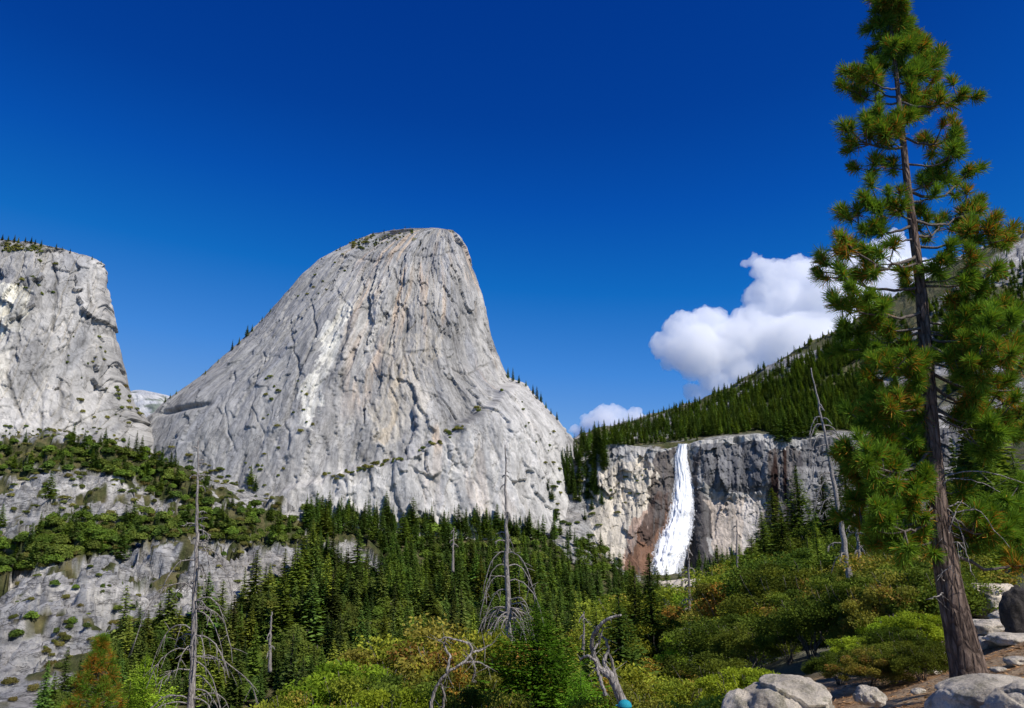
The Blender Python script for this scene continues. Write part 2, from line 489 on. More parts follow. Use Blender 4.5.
def H(X, Y):
    X, Y = np.asarray(X, float), np.asarray(Y, float)
    z = H0(X, Y)
    return z + rock_relief(X, Y, z)

# where vegetation covers the left slopes, the valley and the ridge (outlines on the ground as the eye sees them)
FOREST = [(20, 720), (60, 700), (90, 668), (125, 645), (165, 632), (215, 625), (250, 600), (282, 590), (304, 572), (316, 548), (300, 520),
          (345, 522), (400, 527), (450, 532), (520, 534), (560, 538), (588, 545), (604, 556), (622, 575), (650, 585), (650, 720)]
SHELF_A = [(-40, 448), (60, 440), (120, 440), (160, 455), (205, 478), (212, 505), (160, 500), (130, 480), (90, 472), (40, 474), (-40, 478)]
SHELF_B = [(-40, 540), (30, 530), (60, 520), (110, 522), (150, 512), (200, 505), (255, 508), (300, 520), (312, 545), (250, 548), (215, 543), (165, 540), (120, 552), (70, 560), (-40, 590)]

def build_terrain():
    nA, nD = 1250, 900
    A = np.linspace(-0.98, 0.98, nA)
    d1 = np.exp(np.linspace(math.log(14), math.log(420), 330, endpoint=False))
    d2 = np.linspace(420, 1500, 440, endpoint=False)
    d3 = np.exp(np.linspace(math.log(1500), math.log(6500), nD - 770))
    D = np.concatenate([d1, d2, d3])
    AA, DD = np.meshgrid(A, D)
    X, Y = AA * DD, DD - 14.0
    Z0 = H0(X, Y)
    Z = Z0 + rock_relief(X, Y, Z0)
    px, py = proj(X, np.maximum(Y, 1), Z)
    wob = fbm(X / 30, Y / 30, 0, 4, 40) * 14
    veg = (in_poly(px + wob, py + wob, FOREST) | in_poly(px + wob, py + wob * 0.7, SHELF_A) | in_poly(px + wob, py + wob * 0.7, SHELF_B)).astype(float)
    patch = fbm(X / 22, Y / 22, 0, 4, 31)
    veg = np.maximum(veg, sstep(0.22, 0.34, patch) * sstep(300, 450, Y))
    veg = np.where((Y < 380) & (Y > 26), np.maximum(veg, 0.85), veg)
    ridge = sstep(1340, 1400, Y)
    rp = fbm(X / 130, Y / 130, 0, 4, 55)
    bare = sstep(0.14, 0.26, rp + 0.25 * sstep(880, 1000, px) * sstep(420, 300, py))
    veg = veg * (1 - ridge) + ridge * (1 - bare) * 0.95
    talus = in_poly(px + wob * .6, py + wob * .6, [(555, 470), (600, 470), (612, 520), (600, 560), (575, 565), (552, 540)])
    talus |= in_poly(px + wob * .4, py + wob * .4, [(322, 545), (352, 540), (378, 560), (385, 572), (340, 565)])
    talus |= in_poly(px, py, [(660, 590), (735, 585), (745, 620), (700, 650), (664, 640)])
    veg = np.where(talus, 0.05, veg)
    veg = np.where((px > 640) & (Y > 380) & (Y < 1290) & ~talus, np.maximum(veg, 0.9), veg)
    t1 = fbm(X / 40, Y / 40, Z / 25, 5, 61); t2 = fbm(X / 9, Y / 9, Z / 9, 4, 66)
    rock = lerp3((0.35, 0.34, 0.325), (0.55, 0.52, 0.47), sstep(-0.3, 0.5, t1))
    rock = lerp3(rock, (0.17, 0.17, 0.175), sstep(0.08, 0.36, t2) * 0.75)
    rock = lerp3(rock, (0.15, 0.148, 0.15), sstep(0.25, 0.5, fbm(X / 25, Y / 25, Z / 3.5, 4, 79)) * 0.6)
    gz = np.abs(np.gradient(Z, axis=0)) / (np.gradient(Y, axis=0) + 1e-6)
    rock = lerp3(rock, (0.33, 0.30, 0.27), sstep(0.1, 0.4, fbm(X / 70, Y / 70, Z / 30, 3, 77)) * 0.5)
    green = lerp3((0.055, 0.065, 0.022), (0.15, 0.13, 0.06), sstep(-0.3, 0.5, t2))
    litter = lerp3((0.30, 0.175, 0.085), (0.42, 0.30, 0.18), sstep(-0.35, 0.4, fbm(X / 1.3, Y / 1.3, 0, 4, 90)))
    litter = lerp3(litter, (0.10, 0.075, 0.05), sstep(0.05, 0.4, fbm(X / 0.8, Y / 0.8, 0, 4, 95)) * 0.6)
    col = lerp3(rock, green, np.clip(veg, 0, 1))
    nearw = sstep(34, 20, Y)
    col = col * (1 - nearw[..., None]) + litter * nearw[..., None]
    flow = np.stack([1 - veg, sstep(90, 35, Y), veg * 0], -1)
    V = np.stack([X, Y, Z], -1)
    me = mesh_np('terrain', V, grid_faces(nD, nA), col, flow.reshape(-1, 3), smooth=True)
    o = link('terrain', me, M_GROUND); set_props(o, kind='structure')
    # a step of 2 in both directions is fine enough for finding the ground again
    Vs = V[::2, ::2]; nr, nc = Vs.shape[:2]
    return Vs.reshape(-1, 3), grid_faces(nr, nc)

TV, TQ = build_terrain()

# ------------------------------------------------------------------ the granite domes
def curve(pts, q):
    p = sorted(pts)
    return np.interp(q, [a for a, _ in p], [b for _, b in p])

def dome(name, left, right, dc, depth, nz, nt_, shape, paint, nexp=2.4, front_share=0.72):
    """slices of a closed rounded plan from the summit down, left/right = outline as (py, px) seen at distance dc"""
    top, bot = min(p for p, _ in left), max(p for p, _ in left)
    t = np.linspace(0, 1, nz)
    PY = top + (bot - top) * (0.25 * t ** 2 + 0.75 * t)
    xl = curve(left, PY); xr = curve(right, PY)
    v = (354 - PY) / F
    Zc = slope(PY) * dc
    kx = dc / F / (CP - v * SP)
    XL, XR = (xl - 512) * kx, (xr - 512) * kx
    cx, a = (XL + XR) / 2, np.maximum((XR - XL) / 2, 2.0)
    b = curve(depth, PY)
    nf = int(nt_ * front_share)
    th = np.concatenate([np.linspace(0, np.pi, nf, endpoint=False), np.linspace(np.pi, 2 * np.pi, nt_ - nf, endpoint=False)])
    c, s = np.cos(th), np.sin(th)
    e = 2 / nexp
    cx_, a_, b_ = cx[:, None], a[:, None], b[:, None]
    ux = np.sign(c) * np.abs(c) ** e; uy = np.sign(s) * np.abs(s) ** e
    X = cx_ + a_ * ux[None]; Y = dc - b_ * uy[None]; Z = np.repeat(Zc[:, None], nt_, 1)
    nx = c[None] / a_; ny = -s[None] / b_
    L = np.sqrt(nx ** 2 + ny ** 2); nx, ny = nx / L, ny / L
    S = ux[None] * np.ones_like(X)                      # across, -1 left .. 1 right
    px, py = proj(X, Y, Z)
    disp, up = shape(X, Y, Z, S, px, py, s[None] * np.ones_like(X))
    fade = sstep(0, 0.03, t)[:, None]
    X = X + nx * disp * fade; Y = Y + ny * disp * fade; Z = Z + up * fade
    dx = np.diff(X, axis=1, prepend=X[:, :1]); dy = np.diff(Y, axis=1, prepend=Y[:, :1])
    fu = S * 330.0 + uy[None] * 25
    flow = np.stack([fu, Z, np.zeros_like(Z)], -1)
    px, py = proj(X, Y, Z)
    col = paint(X, Y, Z, S, px, py)
    V = np.stack([X, Y, Z], -1).reshape(-1, 3)
    Q = grid_faces(nz, nt_, True)
    # summit cap
    capc = V[:nt_].mean(0); V = np.vstack([V, capc]); k = len(V) - 1
    fl = np.vstack([flow.reshape(-1, 3), flow.reshape(-1, 3)[:1]])
    cc = np.vstack([col.reshape(-1, 3), col.reshape(-1, 3)[:1]])
    me = mesh_np(name, V, Q[:, ::-1], cc, fl, smooth=True)
    import bmesh
    bm = bmesh.new(); bm.from_mesh(me); bm.verts.ensure_lookup_table()
    for j in range(nt_):
        f = bm.faces.new((bm.verts[j], bm.verts[(j + 1) % nt_], bm.verts[k])); f.smooth = True
    bm.to_mesh(me); bm.free()
    o = link(name, me, M_GRAN); set_props(o, kind='structure')
    Vg = V[:nz * nt_].reshape(nz, nt_, 3)[::2, ::2]
    return Vg.reshape(-1, 3), grid_faces(Vg.shape[0], Vg.shape[1], True)

def joints(px, py, lines, width, seed):
    """long cracks and corners of the rock: 1 on the line, fading out to the side"""
    wx = fbm(px / 9, py / 9, 0, 3, seed) * 3.2; wy = fbm(px / 9, py / 9, 5, 3, seed + 3) * 3.2
    x, y = px + wx, py + wy
    best = np.full(np.shape(px), 99.0)
    for ln in lines:
        for (x0, y0), (x1, y1) in zip(ln, ln[1:]):
            dx, dy = x1 - x0, y1 - y0
            t = np.clip(((x - x0) * dx + (y - y0) * dy) / (dx * dx + dy * dy), 0, 1)
            best = np.minimum(best, np.hypot(x - x0 - t * dx, y - y0 - t * dy))
    return np.exp(-(best / width) ** 2) * (0.55 + 0.45 * sstep(-0.2, 0.3, fbm(px / 15, py / 15, 9, 2, seed + 7)))
CAPJ = [[(338, 292), (352, 312), (346, 340), (330, 372), (322, 410)], [(352, 312), (376, 306), (388, 318)], [(393, 268), (398, 292), (410, 318), (402, 345), (408, 372)], [(365, 330), (380, 352), (392, 356), (386, 392), (372, 430), (362, 462)],
        [(420, 352), (404, 352), (396, 372), (400, 400), (390, 436), (384, 468)], [(425, 300), (440, 330), (432, 350), (420, 352)], [(440, 366), (468, 374), (490, 364)], [(452, 300), (470, 320), (480, 352)], [(430, 398), (446, 420), (440, 446), (452, 470)],
        [(448, 482), (468, 480), (474, 492)], [(500, 408), (520, 440), (528, 470), (546, 500)], [(352, 255), (372, 262), (400, 252), (430, 256), (455, 250)], [(290, 330), (300, 372), (286, 420), (292, 462)], [(262, 352), (250, 400), (262, 440), (252, 476)], [(232, 372), (222, 410), (230, 452)],
        [(310, 300), (318, 330), (306, 362)], [(480, 430), (492, 470), (486, 510)], [(410, 470), (424, 500), (420, 528)], [(345, 480), (356, 505), (350, 520)]]
BROJ = [[(88, 282), (90, 304), (88, 326), (82, 322)], [(108, 262), (107, 296), (112, 330), (116, 352)], [(70, 332), (68, 360), (62, 386), (60, 420)], [(0, 352), (22, 346), (40, 342)], [(22, 290), (34, 300), (18, 318), (20, 345), (8, 372), (14, 398), (22, 418)], [(50, 252), (58, 290), (52, 330)], [(98, 330), (104, 362), (100, 398)], [(30, 372), (44, 400), (40, 432)]]
LEDGE = [(250, 505), (300, 488), (340, 474), (400, 458), (440, 440), (475, 415), (505, 384), (530, 370)]
def cap_shape(X, Y, Z, S, px, py, fr):
    s, z = S * 3, Z / 110.0
    big = fbm(s * 1.4, z * 0.6, 0, 3, 101) * 20 * fr
    flut = fbm(s * 5 + z * 0.8, z * 0.9, 0, 3, 111) * 4
    warp = fbm(s * 2, z * 2, 0, 3, 140)
    wz = fbm(s * 6, z * 5, 1, 4, 123) * 0.35
    global PL
    PL = facets(s * 2.6 + z * 0.9 + wz, z * 0.8 - s * 1.3 + wz, 121, 1.2) + 0.5 * facets(s * 6 + z * 1.2 + wz, z * 2.0 - s * 2.6 + wz, 122, 1.2)
    plates = PL * 6.5 + facets(s * 8 + wz * 2, z * 3.0 - s * 2 + wz, 125, 1.2) * 1.3 + facets(s * 22 + wz * 3, z * 9 - s * 5 + wz * 2, 127, 1.2) * 0.5
    crk = fbm(s * 13 + warp, z * 1.6 + s * 2, 0, 4, 131)
    crk = -np.exp(-(crk / 0.03) ** 2) * 2.0 * sstep(-0.3, 0.2, fbm(s * 2, z, 3, 2, 133))
    fine = fbm(X / 14, Y / 14, Z / 34, 4, 141) * 2.2
    plates = plates * (0.45 + 0.55 * sstep(300, 380, px))
    edge = np.interp(px, [p for p, _ in LEDGE], [q for _, q in LEDGE]) + fbm(s * 8, z * 2, 0, 3, 151) * 8
    apron = sstep(-4, 5, py - edge) * sstep(240, 300, px)
    left_ledge = np.exp(-((py - (412 - (px - 165) * 0.2)) / 2.5) ** 2) * sstep(150, 165, px) * sstep(215, 190, px) * -14
    return (big + plates) * (0.15 + 0.85 * fr) + flut * (0.4 + 0.6 * fr) + crk + fine + apron * 24 + left_ledge - 3.6 * joints(px, py, CAPJ, 1.2, 171), 0 * Z

def cap_paint(X, Y, Z, S, px, py):
    s, z = S * 3, Z / 110.0
    n = fbm(s * 2, z * 1.2, 0, 4, 201); m = fbm(s * 9, z * 1.0, 0, 5, 211); f = fbm(X / 12, Y / 12, Z / 30, 4, 221)
    c = lerp3((0.31, 0.298, 0.28), (0.48, 0.455, 0.415), sstep(-0.35, 0.4, n + 0.4 * m))
    c = c * (1 + 0.15 * np.clip(PL, -1.5, 1.5) * sstep(300, 360, px))[..., None]
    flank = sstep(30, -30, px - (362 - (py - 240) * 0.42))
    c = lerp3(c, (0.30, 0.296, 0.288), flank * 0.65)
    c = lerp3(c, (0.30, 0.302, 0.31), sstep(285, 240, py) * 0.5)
    w = fbm(s * 5, z * 3, 0, 4, 231) * 14
    cream = in_poly(px + w, py + w, [(350, 300), (333, 312), (320, 345), (305, 385), (296, 425), (312, 430), (322, 395), (335, 365), (346, 335), (357, 310)])
    c = lerp3(c, (0.70, 0.67, 0.585), cream * 0.8)
    tan = sstep(0.0, 0.35, m) * sstep(-0.15, 0.25, fbm(s * 2.5, z * 0.8, 5, 3, 241)) * sstep(330, 360, px)
    c = lerp3(c, (0.50, 0.40, 0.31), tan * 0.9)
    c = lerp3(c, (0.62, 0.55, 0.44), in_poly(px + w, py + w, [(385, 340), (440, 330), (430, 400), (400, 440), (372, 450)]) * 0.35)
    tan2 = in_poly(px + w * .6, py + w * .6, [(405, 355), (412, 350), (398, 410), (384, 445), (378, 440), (390, 400)])
    c = lerp3(c, (0.54, 0.45, 0.33), tan2 * 0.6)
    dark = sstep(0.22, 0.5, fbm(s * 6 - z * .5, z * 0.7, 9, 4, 251))
    c = lerp3(c, (0.26, 0.262, 0.275), dark * 0.6)
    c = c * (1 - 0.30 * joints(px, py, CAPJ, 1.1, 171))[..., None]
    edge = np.interp(px, [p for p, _ in LEDGE], [q for _, q in LEDGE])
    c = lerp3(c, (0.56, 0.54, 0.51), sstep(0, 20, py - edge) * 0.55 * sstep(250, 300, px))
    moss = sstep(0.30, 0.42, fbm(X / 20, Y / 20, Z / 12, 4, 261)) * sstep(255, 235, py)
    c = lerp3(c, (0.16, 0.15, 0.06), moss * 0.9)
    return c

CAP_L = [(229, 434), (230.5, 420), (233, 404), (237, 388), (242, 368), (250, 349), (271, 317), (290, 298), (308, 283), (330, 266), (352, 248), (385, 212), (410, 178), (428, 160), (460, 142), (520, 120), (560, 110)]
CAP_R = [(229, 440), (230.5, 446), (233, 452), (240, 460), (251, 467), (262, 471), (285, 479), (310, 486), (335, 491), (360, 499), (382, 508), (395, 517), (410, 532), (425, 546), (440, 557), (455, 563), (500, 572), (560, 590)]
DV1, DQ1 = dome('mountain', CAP_L, CAP_R, 1450, [(229, 5), (231, 14), (235, 30), (243, 52), (272, 100), (330, 150), (400, 205), (450, 245), (560, 300)], 420, 1000, cap_shape, cap_paint)

def brod_shape(X, Y, Z, S, px, py, fr):
    s, z = X / 75.0, Z / 100.0
    big = fbm(s * 0.6, z * 0.5, 0, 3, 301) * 16
    flut = fbm(s * 3.2, z * 0.5, 0, 3, 311) * 8
    wz = fbm(s * 3, z * 4, 1, 4, 323) * 0.35
    pl = facets(s * 1.5 + wz, z * 0.9 + s * .4 + wz, 321, 1.4) * 9 + facets(s * 4 + wz * 2, z * 2.4 + wz, 325, 1.2) * 3.5 + facets(s * 10 + wz * 2, z * 7 + wz, 327, 1.2) * 1.5
    crk = fbm(s * 4.5, z * 0.7, 0, 4, 331)
    crk = -np.exp(-(crk / 0.04) ** 2) * 5
    fine = fbm(X / 14, Y / 14, Z / 34, 4, 341) * 2.2
    foot = sstep(395, 440, py) * 18
    return (big + pl) * (0.25 + 0.75 * np.clip(fr, 0, 1)) + flut * (0.4 + 0.6 * np.clip(fr, 0, 1)) + crk + fine + foot - 4 * joints(px, py, BROJ, 1.3, 371), 0 * Z

def brod_paint(X, Y, Z, S, px, py):
    s, z = X / 75.0, Z / 100.0
    m = fbm(s * 4, z * 0.8, 0, 5, 411); n = fbm(s, z, 0, 4, 401)
    c = lerp3((0.31, 0.298, 0.28), (0.48, 0.455, 0.415), sstep(-0.35, 0.4, n + 0.4 * m))
    w = fbm(s * 2.5, z * 3, 0, 4, 431) * 12
    cream = in_poly(px + w, py + w, [(-5, 288), (22, 285), (36, 292), (28, 305), (20, 318), (18, 330), (5, 325), (-8, 330)])
    c = lerp3(c, (0.74, 0.70, 0.58), cream * 0.85)
    c = lerp3(c, (0.62, 0.58, 0.50), in_poly(px + w, py + w, [(-10, 330), (8, 330), (6, 370), (12, 400), (-10, 400)]) * 0.7)
    dark = sstep(0.15, 0.5, fbm(s * 3, z * 0.6, 9, 4, 451))
    c = lerp3(c, (0.25, 0.252, 0.26), dark * 0.6)
    c = c * (1 - 0.42 * joints(px, py, BROJ, 1.6, 371))[..., None]
    moss = sstep(0.1, 0.3, fbm(X / 20, Y / 20, Z / 12, 4, 461)) * sstep(252, 244, py)
    c = lerp3(c, (0.16, 0.15, 0.06), moss * 0.9)
    return c

BR_L = [(241, -200), (242, -260), (260, -300), (330, -340), (400, -380), (500, -420)]
BR_R = [(241, -20), (244, 12), (248, 42), (252, 66), (256, 84), (260, 96), (264, 104), (270, 107), (285, 105), (300, 106), (330, 114), (370, 121), (400, 128), (430, 141), (450, 150), (500, 165)]
DV2, DQ2 = dome('mountain', BR_L, BR_R, 1270, [(241, 20), (246, 50), (255, 90), (300, 125), (400, 190), (500, 240)], 330, 1100, brod_shape, brod_paint, 2.1)

def far_shape(X, Y, Z, S, px, py, fr):
    return fbm(X / 220, Y / 220, Z / 220, 5, 501) * 90 + fbm(X / 60, Y / 60, Z / 60, 3, 511) * 25, 0 * Z
def far_paint(X, Y, Z, S, px, py):
    c = lerp3((0.40, 0.41, 0.43), (0.55, 0.54, 0.52), sstep(-0.3, 0.3, fbm(X / 90, Y / 90, Z / 90, 4, 521)))
    return lerp3(c, (0.10, 0.13, 0.09), sstep(0.0, 0.2, fbm(X / 120, Y / 120, Z / 60, 5, 531)) * 0.8)
dome('mountain', [(392, 138), (396, 120), (420, 60), (520, 0)], [(392, 150), (398, 170), (410, 200), (440, 260), (520, 330)], 4600, [(392, 60), (400, 220), (440, 500), (520, 800)], 120, 260, far_shape, far_paint)

# ------------------------------------------------------------------ the cliff of the waterfall
TOPLINE = [(560, 500), (575, 478), (590, 458), (600, 446), (615, 444), (630, 446), (650, 449), (668, 448), (676, 446), (690, 444), (700, 440), (730, 437), (770, 433), (800, 440), (830, 437), (870, 436), (920, 432), (960, 425), (1040, 405)]
def build_cliff():
    ns, nt2 = 620, 260
    PX = np.linspace(566, 1030, ns)
    tp = np.interp(PX, [a for a, _ in TOPLINE], [b for _, b in TOPLINE]) + fbm(PX / 14, 0, 0, 4, 601) * 3.0
    bot = 605.0
    t = np.linspace(0, 1, nt2)                       # 0 top .. 1 bottom
    PXg = np.repeat(PX[None], nt2, 0)
    PYg = tp[None] + (bot - tp[None]) * t[:, None]
    # how far the face stands in front of 1305 m: a broad slab on the left, a recess at the fall, a bulging wall on the right
    lean = np.interp(PXg, [566, 600, 640, 672, 690, 705, 780, 1030], [70, 95, 80, 28, 20, 45, 45, 60])
    prof = t[:, None] ** 1.15
    over = np.exp(-((PYg - (492 + (PXg - 700) * 0.03)) / 7) ** 2) * sstep(692, 712, PXg) * sstep(780, 765, PXg) * -9
    under = sstep(492, 503, PYg) * sstep(700, 716, PXg) * sstep(775, 762, PXg) * -14
    wq = fbm(PXg / 12, PYg / 16, 0, 4, 629) * 0.4
    wave = fbm(PXg / 22, PYg / 90, 0, 3, 611) * (18 - 8 * sstep(690, 720, PXg)) + facets(PXg / 26 + wq, PYg / 45 + wq, 621, 1.4) * 5 + facets(PXg / 9 + wq * 2, PYg / 14 + wq, 625, 1.3) * (2 + 2.5 * (PXg < 650)) + facets(PXg / 3.5 + wq * 2, PYg / 6, 627, 1.2) * 1.6
    crk = fbm(PXg / 7, PYg / 26, 0, 4, 631)
    crk = -np.exp(-(crk / 0.05) ** 2) * 2
    fine = fbm(PXg / 7, PYg / 12, 0, 4, 641) * (2.2 + 3.5 * (PXg < 640) * (PYg < 500))
    notch = np.exp(-((PXg - 684) / 9) ** 2) * sstep(440, 470, PYg) * -16
    shelf = sstep(466, 472, PYg) * sstep(770, 800, PXg) * 12
    low = 1 - 0.65 * sstep(495, 520, PYg)
    off = 6 + lean * prof + over + under + (wave * low + crk * low + fine * low) * (0.35 + 0.65 * sstep(0, 0.06, t[:, None])) + notch + shelf
    D = 1300 - off
    v = (354 - PYg) / F
    k = D / (CP - v * SP)
    X, Y, Z = (PXg - 512) / F * k, D, (SP + v * CP) * k
    # colours: grey wall, cream slab left, black wet streaks, orange stain beside the fall
    w = fbm(PXg / 10, PYg / 16, 0, 4, 651) * 9
    st = fbm(PXg / 5, PYg / 60, 0, 4, 661)
    gx, gy = PXg + w, PYg + w
    c = lerp3((0.36, 0.35, 0.34), (0.50, 0.47, 0.42), sstep(-0.3, 0.4, st))
    c = lerp3(c, (0.66, 0.58, 0.46), in_poly(gx, gy, [(600, 470), (640, 455), (660, 470), (655, 500), (640, 530), (632, 575), (600, 600), (566, 600), (566, 520)]) * 0.75)
    c = lerp3(c, (0.42, 0.27, 0.20), in_poly(gx, gy, [(625, 600), (618, 560), (640, 515), (668, 490), (672, 560), (660, 600)]) * 0.75)
    c = lerp3(c, (0.16, 0.078, 0.042), in_poly(gx, gy, [(660, 498), (676, 505), (668, 560), (652, 600), (604, 600), (622, 572), (642, 535)]) * 0.85)
    c = lerp3(c, (0.07, 0.052, 0.045), in_poly(gx, gy, [(654, 452), (676, 446), (676, 500), (666, 520), (642, 545), (648, 505), (656, 475)]) * 0.8)
    c = lerp3(c, (0.065, 0.055, 0.055), in_poly(gx + w, gy, [(690, 448), (702, 444), (704, 490), (712, 520), (708, 545), (716, 575), (690, 590), (686, 520)]) * 0.85)
    c = lerp3(c, (0.10, 0.10, 0.11), in_poly(gx, PYg + w * .4, [(700, 445), (768, 438), (768, 492), (720, 494), (704, 480)]) * (0.55 + 0.45 * sstep(-.3, .3, st)))  # dark stain of the upper wall, with overhang shade painted in
    c = lerp3(c, (0.56, 0.47, 0.39), in_poly(gx, PYg + w * .4, [(704, 500), (772, 496), (762, 545), (745, 600), (716, 600), (716, 560)]) * 0.8)
    c = lerp3(c, (0.60, 0.56, 0.52), in_poly(gx * .5 + PXg * .5, PYg, [(745, 498), (766, 497), (755, 560), (740, 560)]) * 0.7)
    c = lerp3(c, (0.035, 0.018, 0.014), in_poly(gx * .6 + PXg * .4, gy, [(768, 455), (800, 450), (806, 470), (802, 520), (790, 560), (758, 560), (768, 500)]) * (0.6 + 0.4 * sstep(-.2, .2, st)))
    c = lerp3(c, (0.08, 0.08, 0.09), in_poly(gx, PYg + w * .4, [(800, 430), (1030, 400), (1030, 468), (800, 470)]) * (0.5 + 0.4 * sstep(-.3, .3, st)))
    c = lerp3(c, (0.24, 0.235, 0.23), in_poly(gx, PYg + w * .4, [(800, 468), (1030, 468), (1030, 600), (790, 600)]) * 0.75)
    c = lerp3(c, (0.58, 0.55, 0.50), in_poly(PXg, gy * .4 + PYg * .6, [(700, 436), (772, 428), (772, 439), (720, 444), (700, 444)]) * 0.9)
    c = lerp3(c, (0.16, 0.155, 0.15), sstep(0.15, 0.4, fbm(PXg / 3, PYg / 30, 4, 4, 671)) * 0.55)
    c = lerp3(c, (0.14, 0.14, 0.15), in_poly(gx, gy, [(596, 446), (625, 450), (634, 470), (615, 490), (600, 480)]) * 0.6 * sstep(-.1, .1, st))
    # back of the block: over the top and down inside the hill
    back = [(X[0], Y[0] + 18, Z[0] + 1.5), (X[0], Y[0] + 55, Z[0] - 2), (X[0], Y[0] + 60, Z[0] - 60)]
    Xa = np.vstack([b[0] for b in back[::-1]] + [X]); Ya = np.vstack([b[1] for b in back[::-1]] + [Y]); Za = np.vstack([b[2] for b in back[::-1]] + [Z])
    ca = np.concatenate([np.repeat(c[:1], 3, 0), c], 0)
    flow = np.stack([Xa, Za, 0 * Za], -1)
    V = np.stack([Xa, Ya, Za], -1)
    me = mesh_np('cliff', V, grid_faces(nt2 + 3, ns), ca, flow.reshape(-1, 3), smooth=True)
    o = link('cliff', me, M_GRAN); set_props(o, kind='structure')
    return V.reshape(-1, 3), grid_faces(nt2 + 3, ns)
CV, CQ = build_cliff()

def bvh(parts):
    V, Q, n = [], [], 0
    for v, q in parts:
        V.append(v); Q.append(q + n); n += len(v)
    return BVHTree.FromPolygons(np.vstack(V).tolist(), np.vstack(Q).tolist())
BV = bvh([(TV, TQ), (DV1, DQ1), (DV2, DQ2), (CV, CQ)])
BCAP = bvh([(DV1, DQ1)]); BCLIFF = bvh([(CV, CQ)])

def hit(px, py, tree=None):
    """the point of the rock or ground that the eye meets in this direction"""
    d = Vector(P(px, py, 1.0)).normalized()
    loc, nrm, idx, dist = (tree or BV).ray_cast(Vector((0, 0, 0)), d, 20000)
    return loc

# ------------------------------------------------------------------ the waterfall
def build_fall():
    m, nt, out = new_mat('falling_water')
    fl = N(nt, 'ShaderNodeAttribute', attribute_name='flow').outputs['Vector']
    s = noise(nt, mapping(nt, fl, (0.22, 0.035, 1)), 1.0, 8, 0.7, 0.4)
    c = ramp(nt, s, [(0.28, (0.78, 0.79, 0.82)), (0.40, (0.91, 0.915, 0.92)), (0.6, (0.95, 0.95, 0.95))])
    nn = bump(nt, s, 1.5, 0.5)
    b = bsdf(nt, out, c, 0.6, nn, 0.2)
    rows, nth = 200, 96
    cl = [(444.5, 678, 687), (449, 677, 686.5), (458, 674.5, 686.5), (468, 674.5, 688), (477, 675, 690), (490, 672.5, 692), (500, 671, 692.5), (513, 669, 691.5), (528, 664, 689.5), (539, 660, 687), (550, 656, 684), (562, 652, 679.5), (580, 648, 676)]
    PY = np.linspace(444.5, 580, rows)
    L = np.interp(PY, [a for a, _, _ in cl], [b for _, b, _ in cl]); R = np.interp(PY, [a for a, _, _ in cl], [b for _, _, b in cl])
    Dm = []
    for i, y in enumerate(PY):
        h = hit((L[i] + R[i]) / 2, max(y, 451), BCLIFF)
        Dm.append((h.y if h else 1270) - 6 if True else 0)
    Dm = np.array(Dm)
    Dm = np.minimum.accumulate(Dm); kk = np.hanning(25); kk /= kk.sum()
    Dm = np.convolve(np.pad(Dm, 12, 'edge'), kk, 'valid')
    th = np.linspace(0, 2 * np.pi, nth, endpoint=False)
    C, S_ = np.cos(th), np.sin(th)
    v = (354 - PY) / F
    k = Dm / F / (CP - v * SP)
    zc = slope(PY) * Dm
    xc = ((L + R) / 2 - 512) * k; hw = (R - L) / 2 * k
    PYg = PY[:, None]
    rag = fbm(C[None] * 6 + 0 * PYg, S_[None] * 6 + 0 * PYg, PYg / 9.0, 5, 701)
    r = 1 + rag * (0.22 + 0.30 * sstep(450, 560, PYg))
    X = xc[:, None] + hw[:, None] * C[None] * r
    Y = Dm[:, None] - (5 + hw[:, None] * 0.35) * S_[None] * r
    Z = zc[:, None] + 0 * C[None] + fbm(C[None] * 9, S_[None] * 9, PYg / 3.0, 3, 711) * 2.5
    flow = np.stack([X, Z, 0 * X], -1)
    me = mesh_np('waterfall', np.stack([X, Y, Z], -1), grid_faces(rows, nth, True)[:, ::-1], None, flow.reshape(-1, 3), smooth=True)
    o = link('waterfall', me, m); set_props(o, kind='structure')
    # strands and clots of spray that break up the edges, more of them towards the foot
    ms, nt, out = new_mat('spray')
    d1 = N(nt, 'ShaderNodeBsdfDiffuse'); d1.inputs[0].default_value = (0.95, 0.95, 0.96, 1)
    t1 = N(nt, 'ShaderNodeBsdfTransparent'); mx = N(nt, 'ShaderNodeMixShader'); mx.inputs[0].default_value = 0.42
    nt.links.new(t1.outputs[0], mx.inputs[1]); nt.links.new(d1.outputs[0], mx.inputs[2]); nt.links.new(mx.outputs[0], out.inputs[0])
    n = 5200
    row = (RNG.random(n) ** 0.7 * (rows - 8)).astype(int) + 4
    sd_ = RNG.choice([-1, 1], n); f = np.abs(RNG.normal(0, 1, n))
    spread = 0.4 + 5.5 * sstep(30, rows, row)
    cx_ = xc[row] + sd_ * (hw[row] * RNG.uniform(0.7, 1.05, n) + f * spread * 0.75) - 2.0 * sstep(110, 190, row) * f
    cy_ = Dm[row] - RNG.uniform(0, 9, n); cz_ = zc[row] + RNG.normal(0, 1.5, n)
    Cc = np.stack([cx_, cy_, cz_], -1)
    U = unit(np.stack([RNG.normal(0, .22, n), RNG.normal(0, .2, n), np.ones(n)], -1)); W = unit(np.stack([np.ones(n), RNG.normal(0, .5, n), 0 * f], -1))
    ln = RNG.uniform(0.8, 3.6, n) * (0.6 + 0.6 * row / rows); sw = RNG.uniform(0.3, 1.0, n) * (0.5 + row / rows)
    Vq, Qq = quads(Cc, U, W, ln, sw)
    set_props(link('spray', mesh_np('spray', Vq, Qq), ms), kind='stuff')
build_fall()

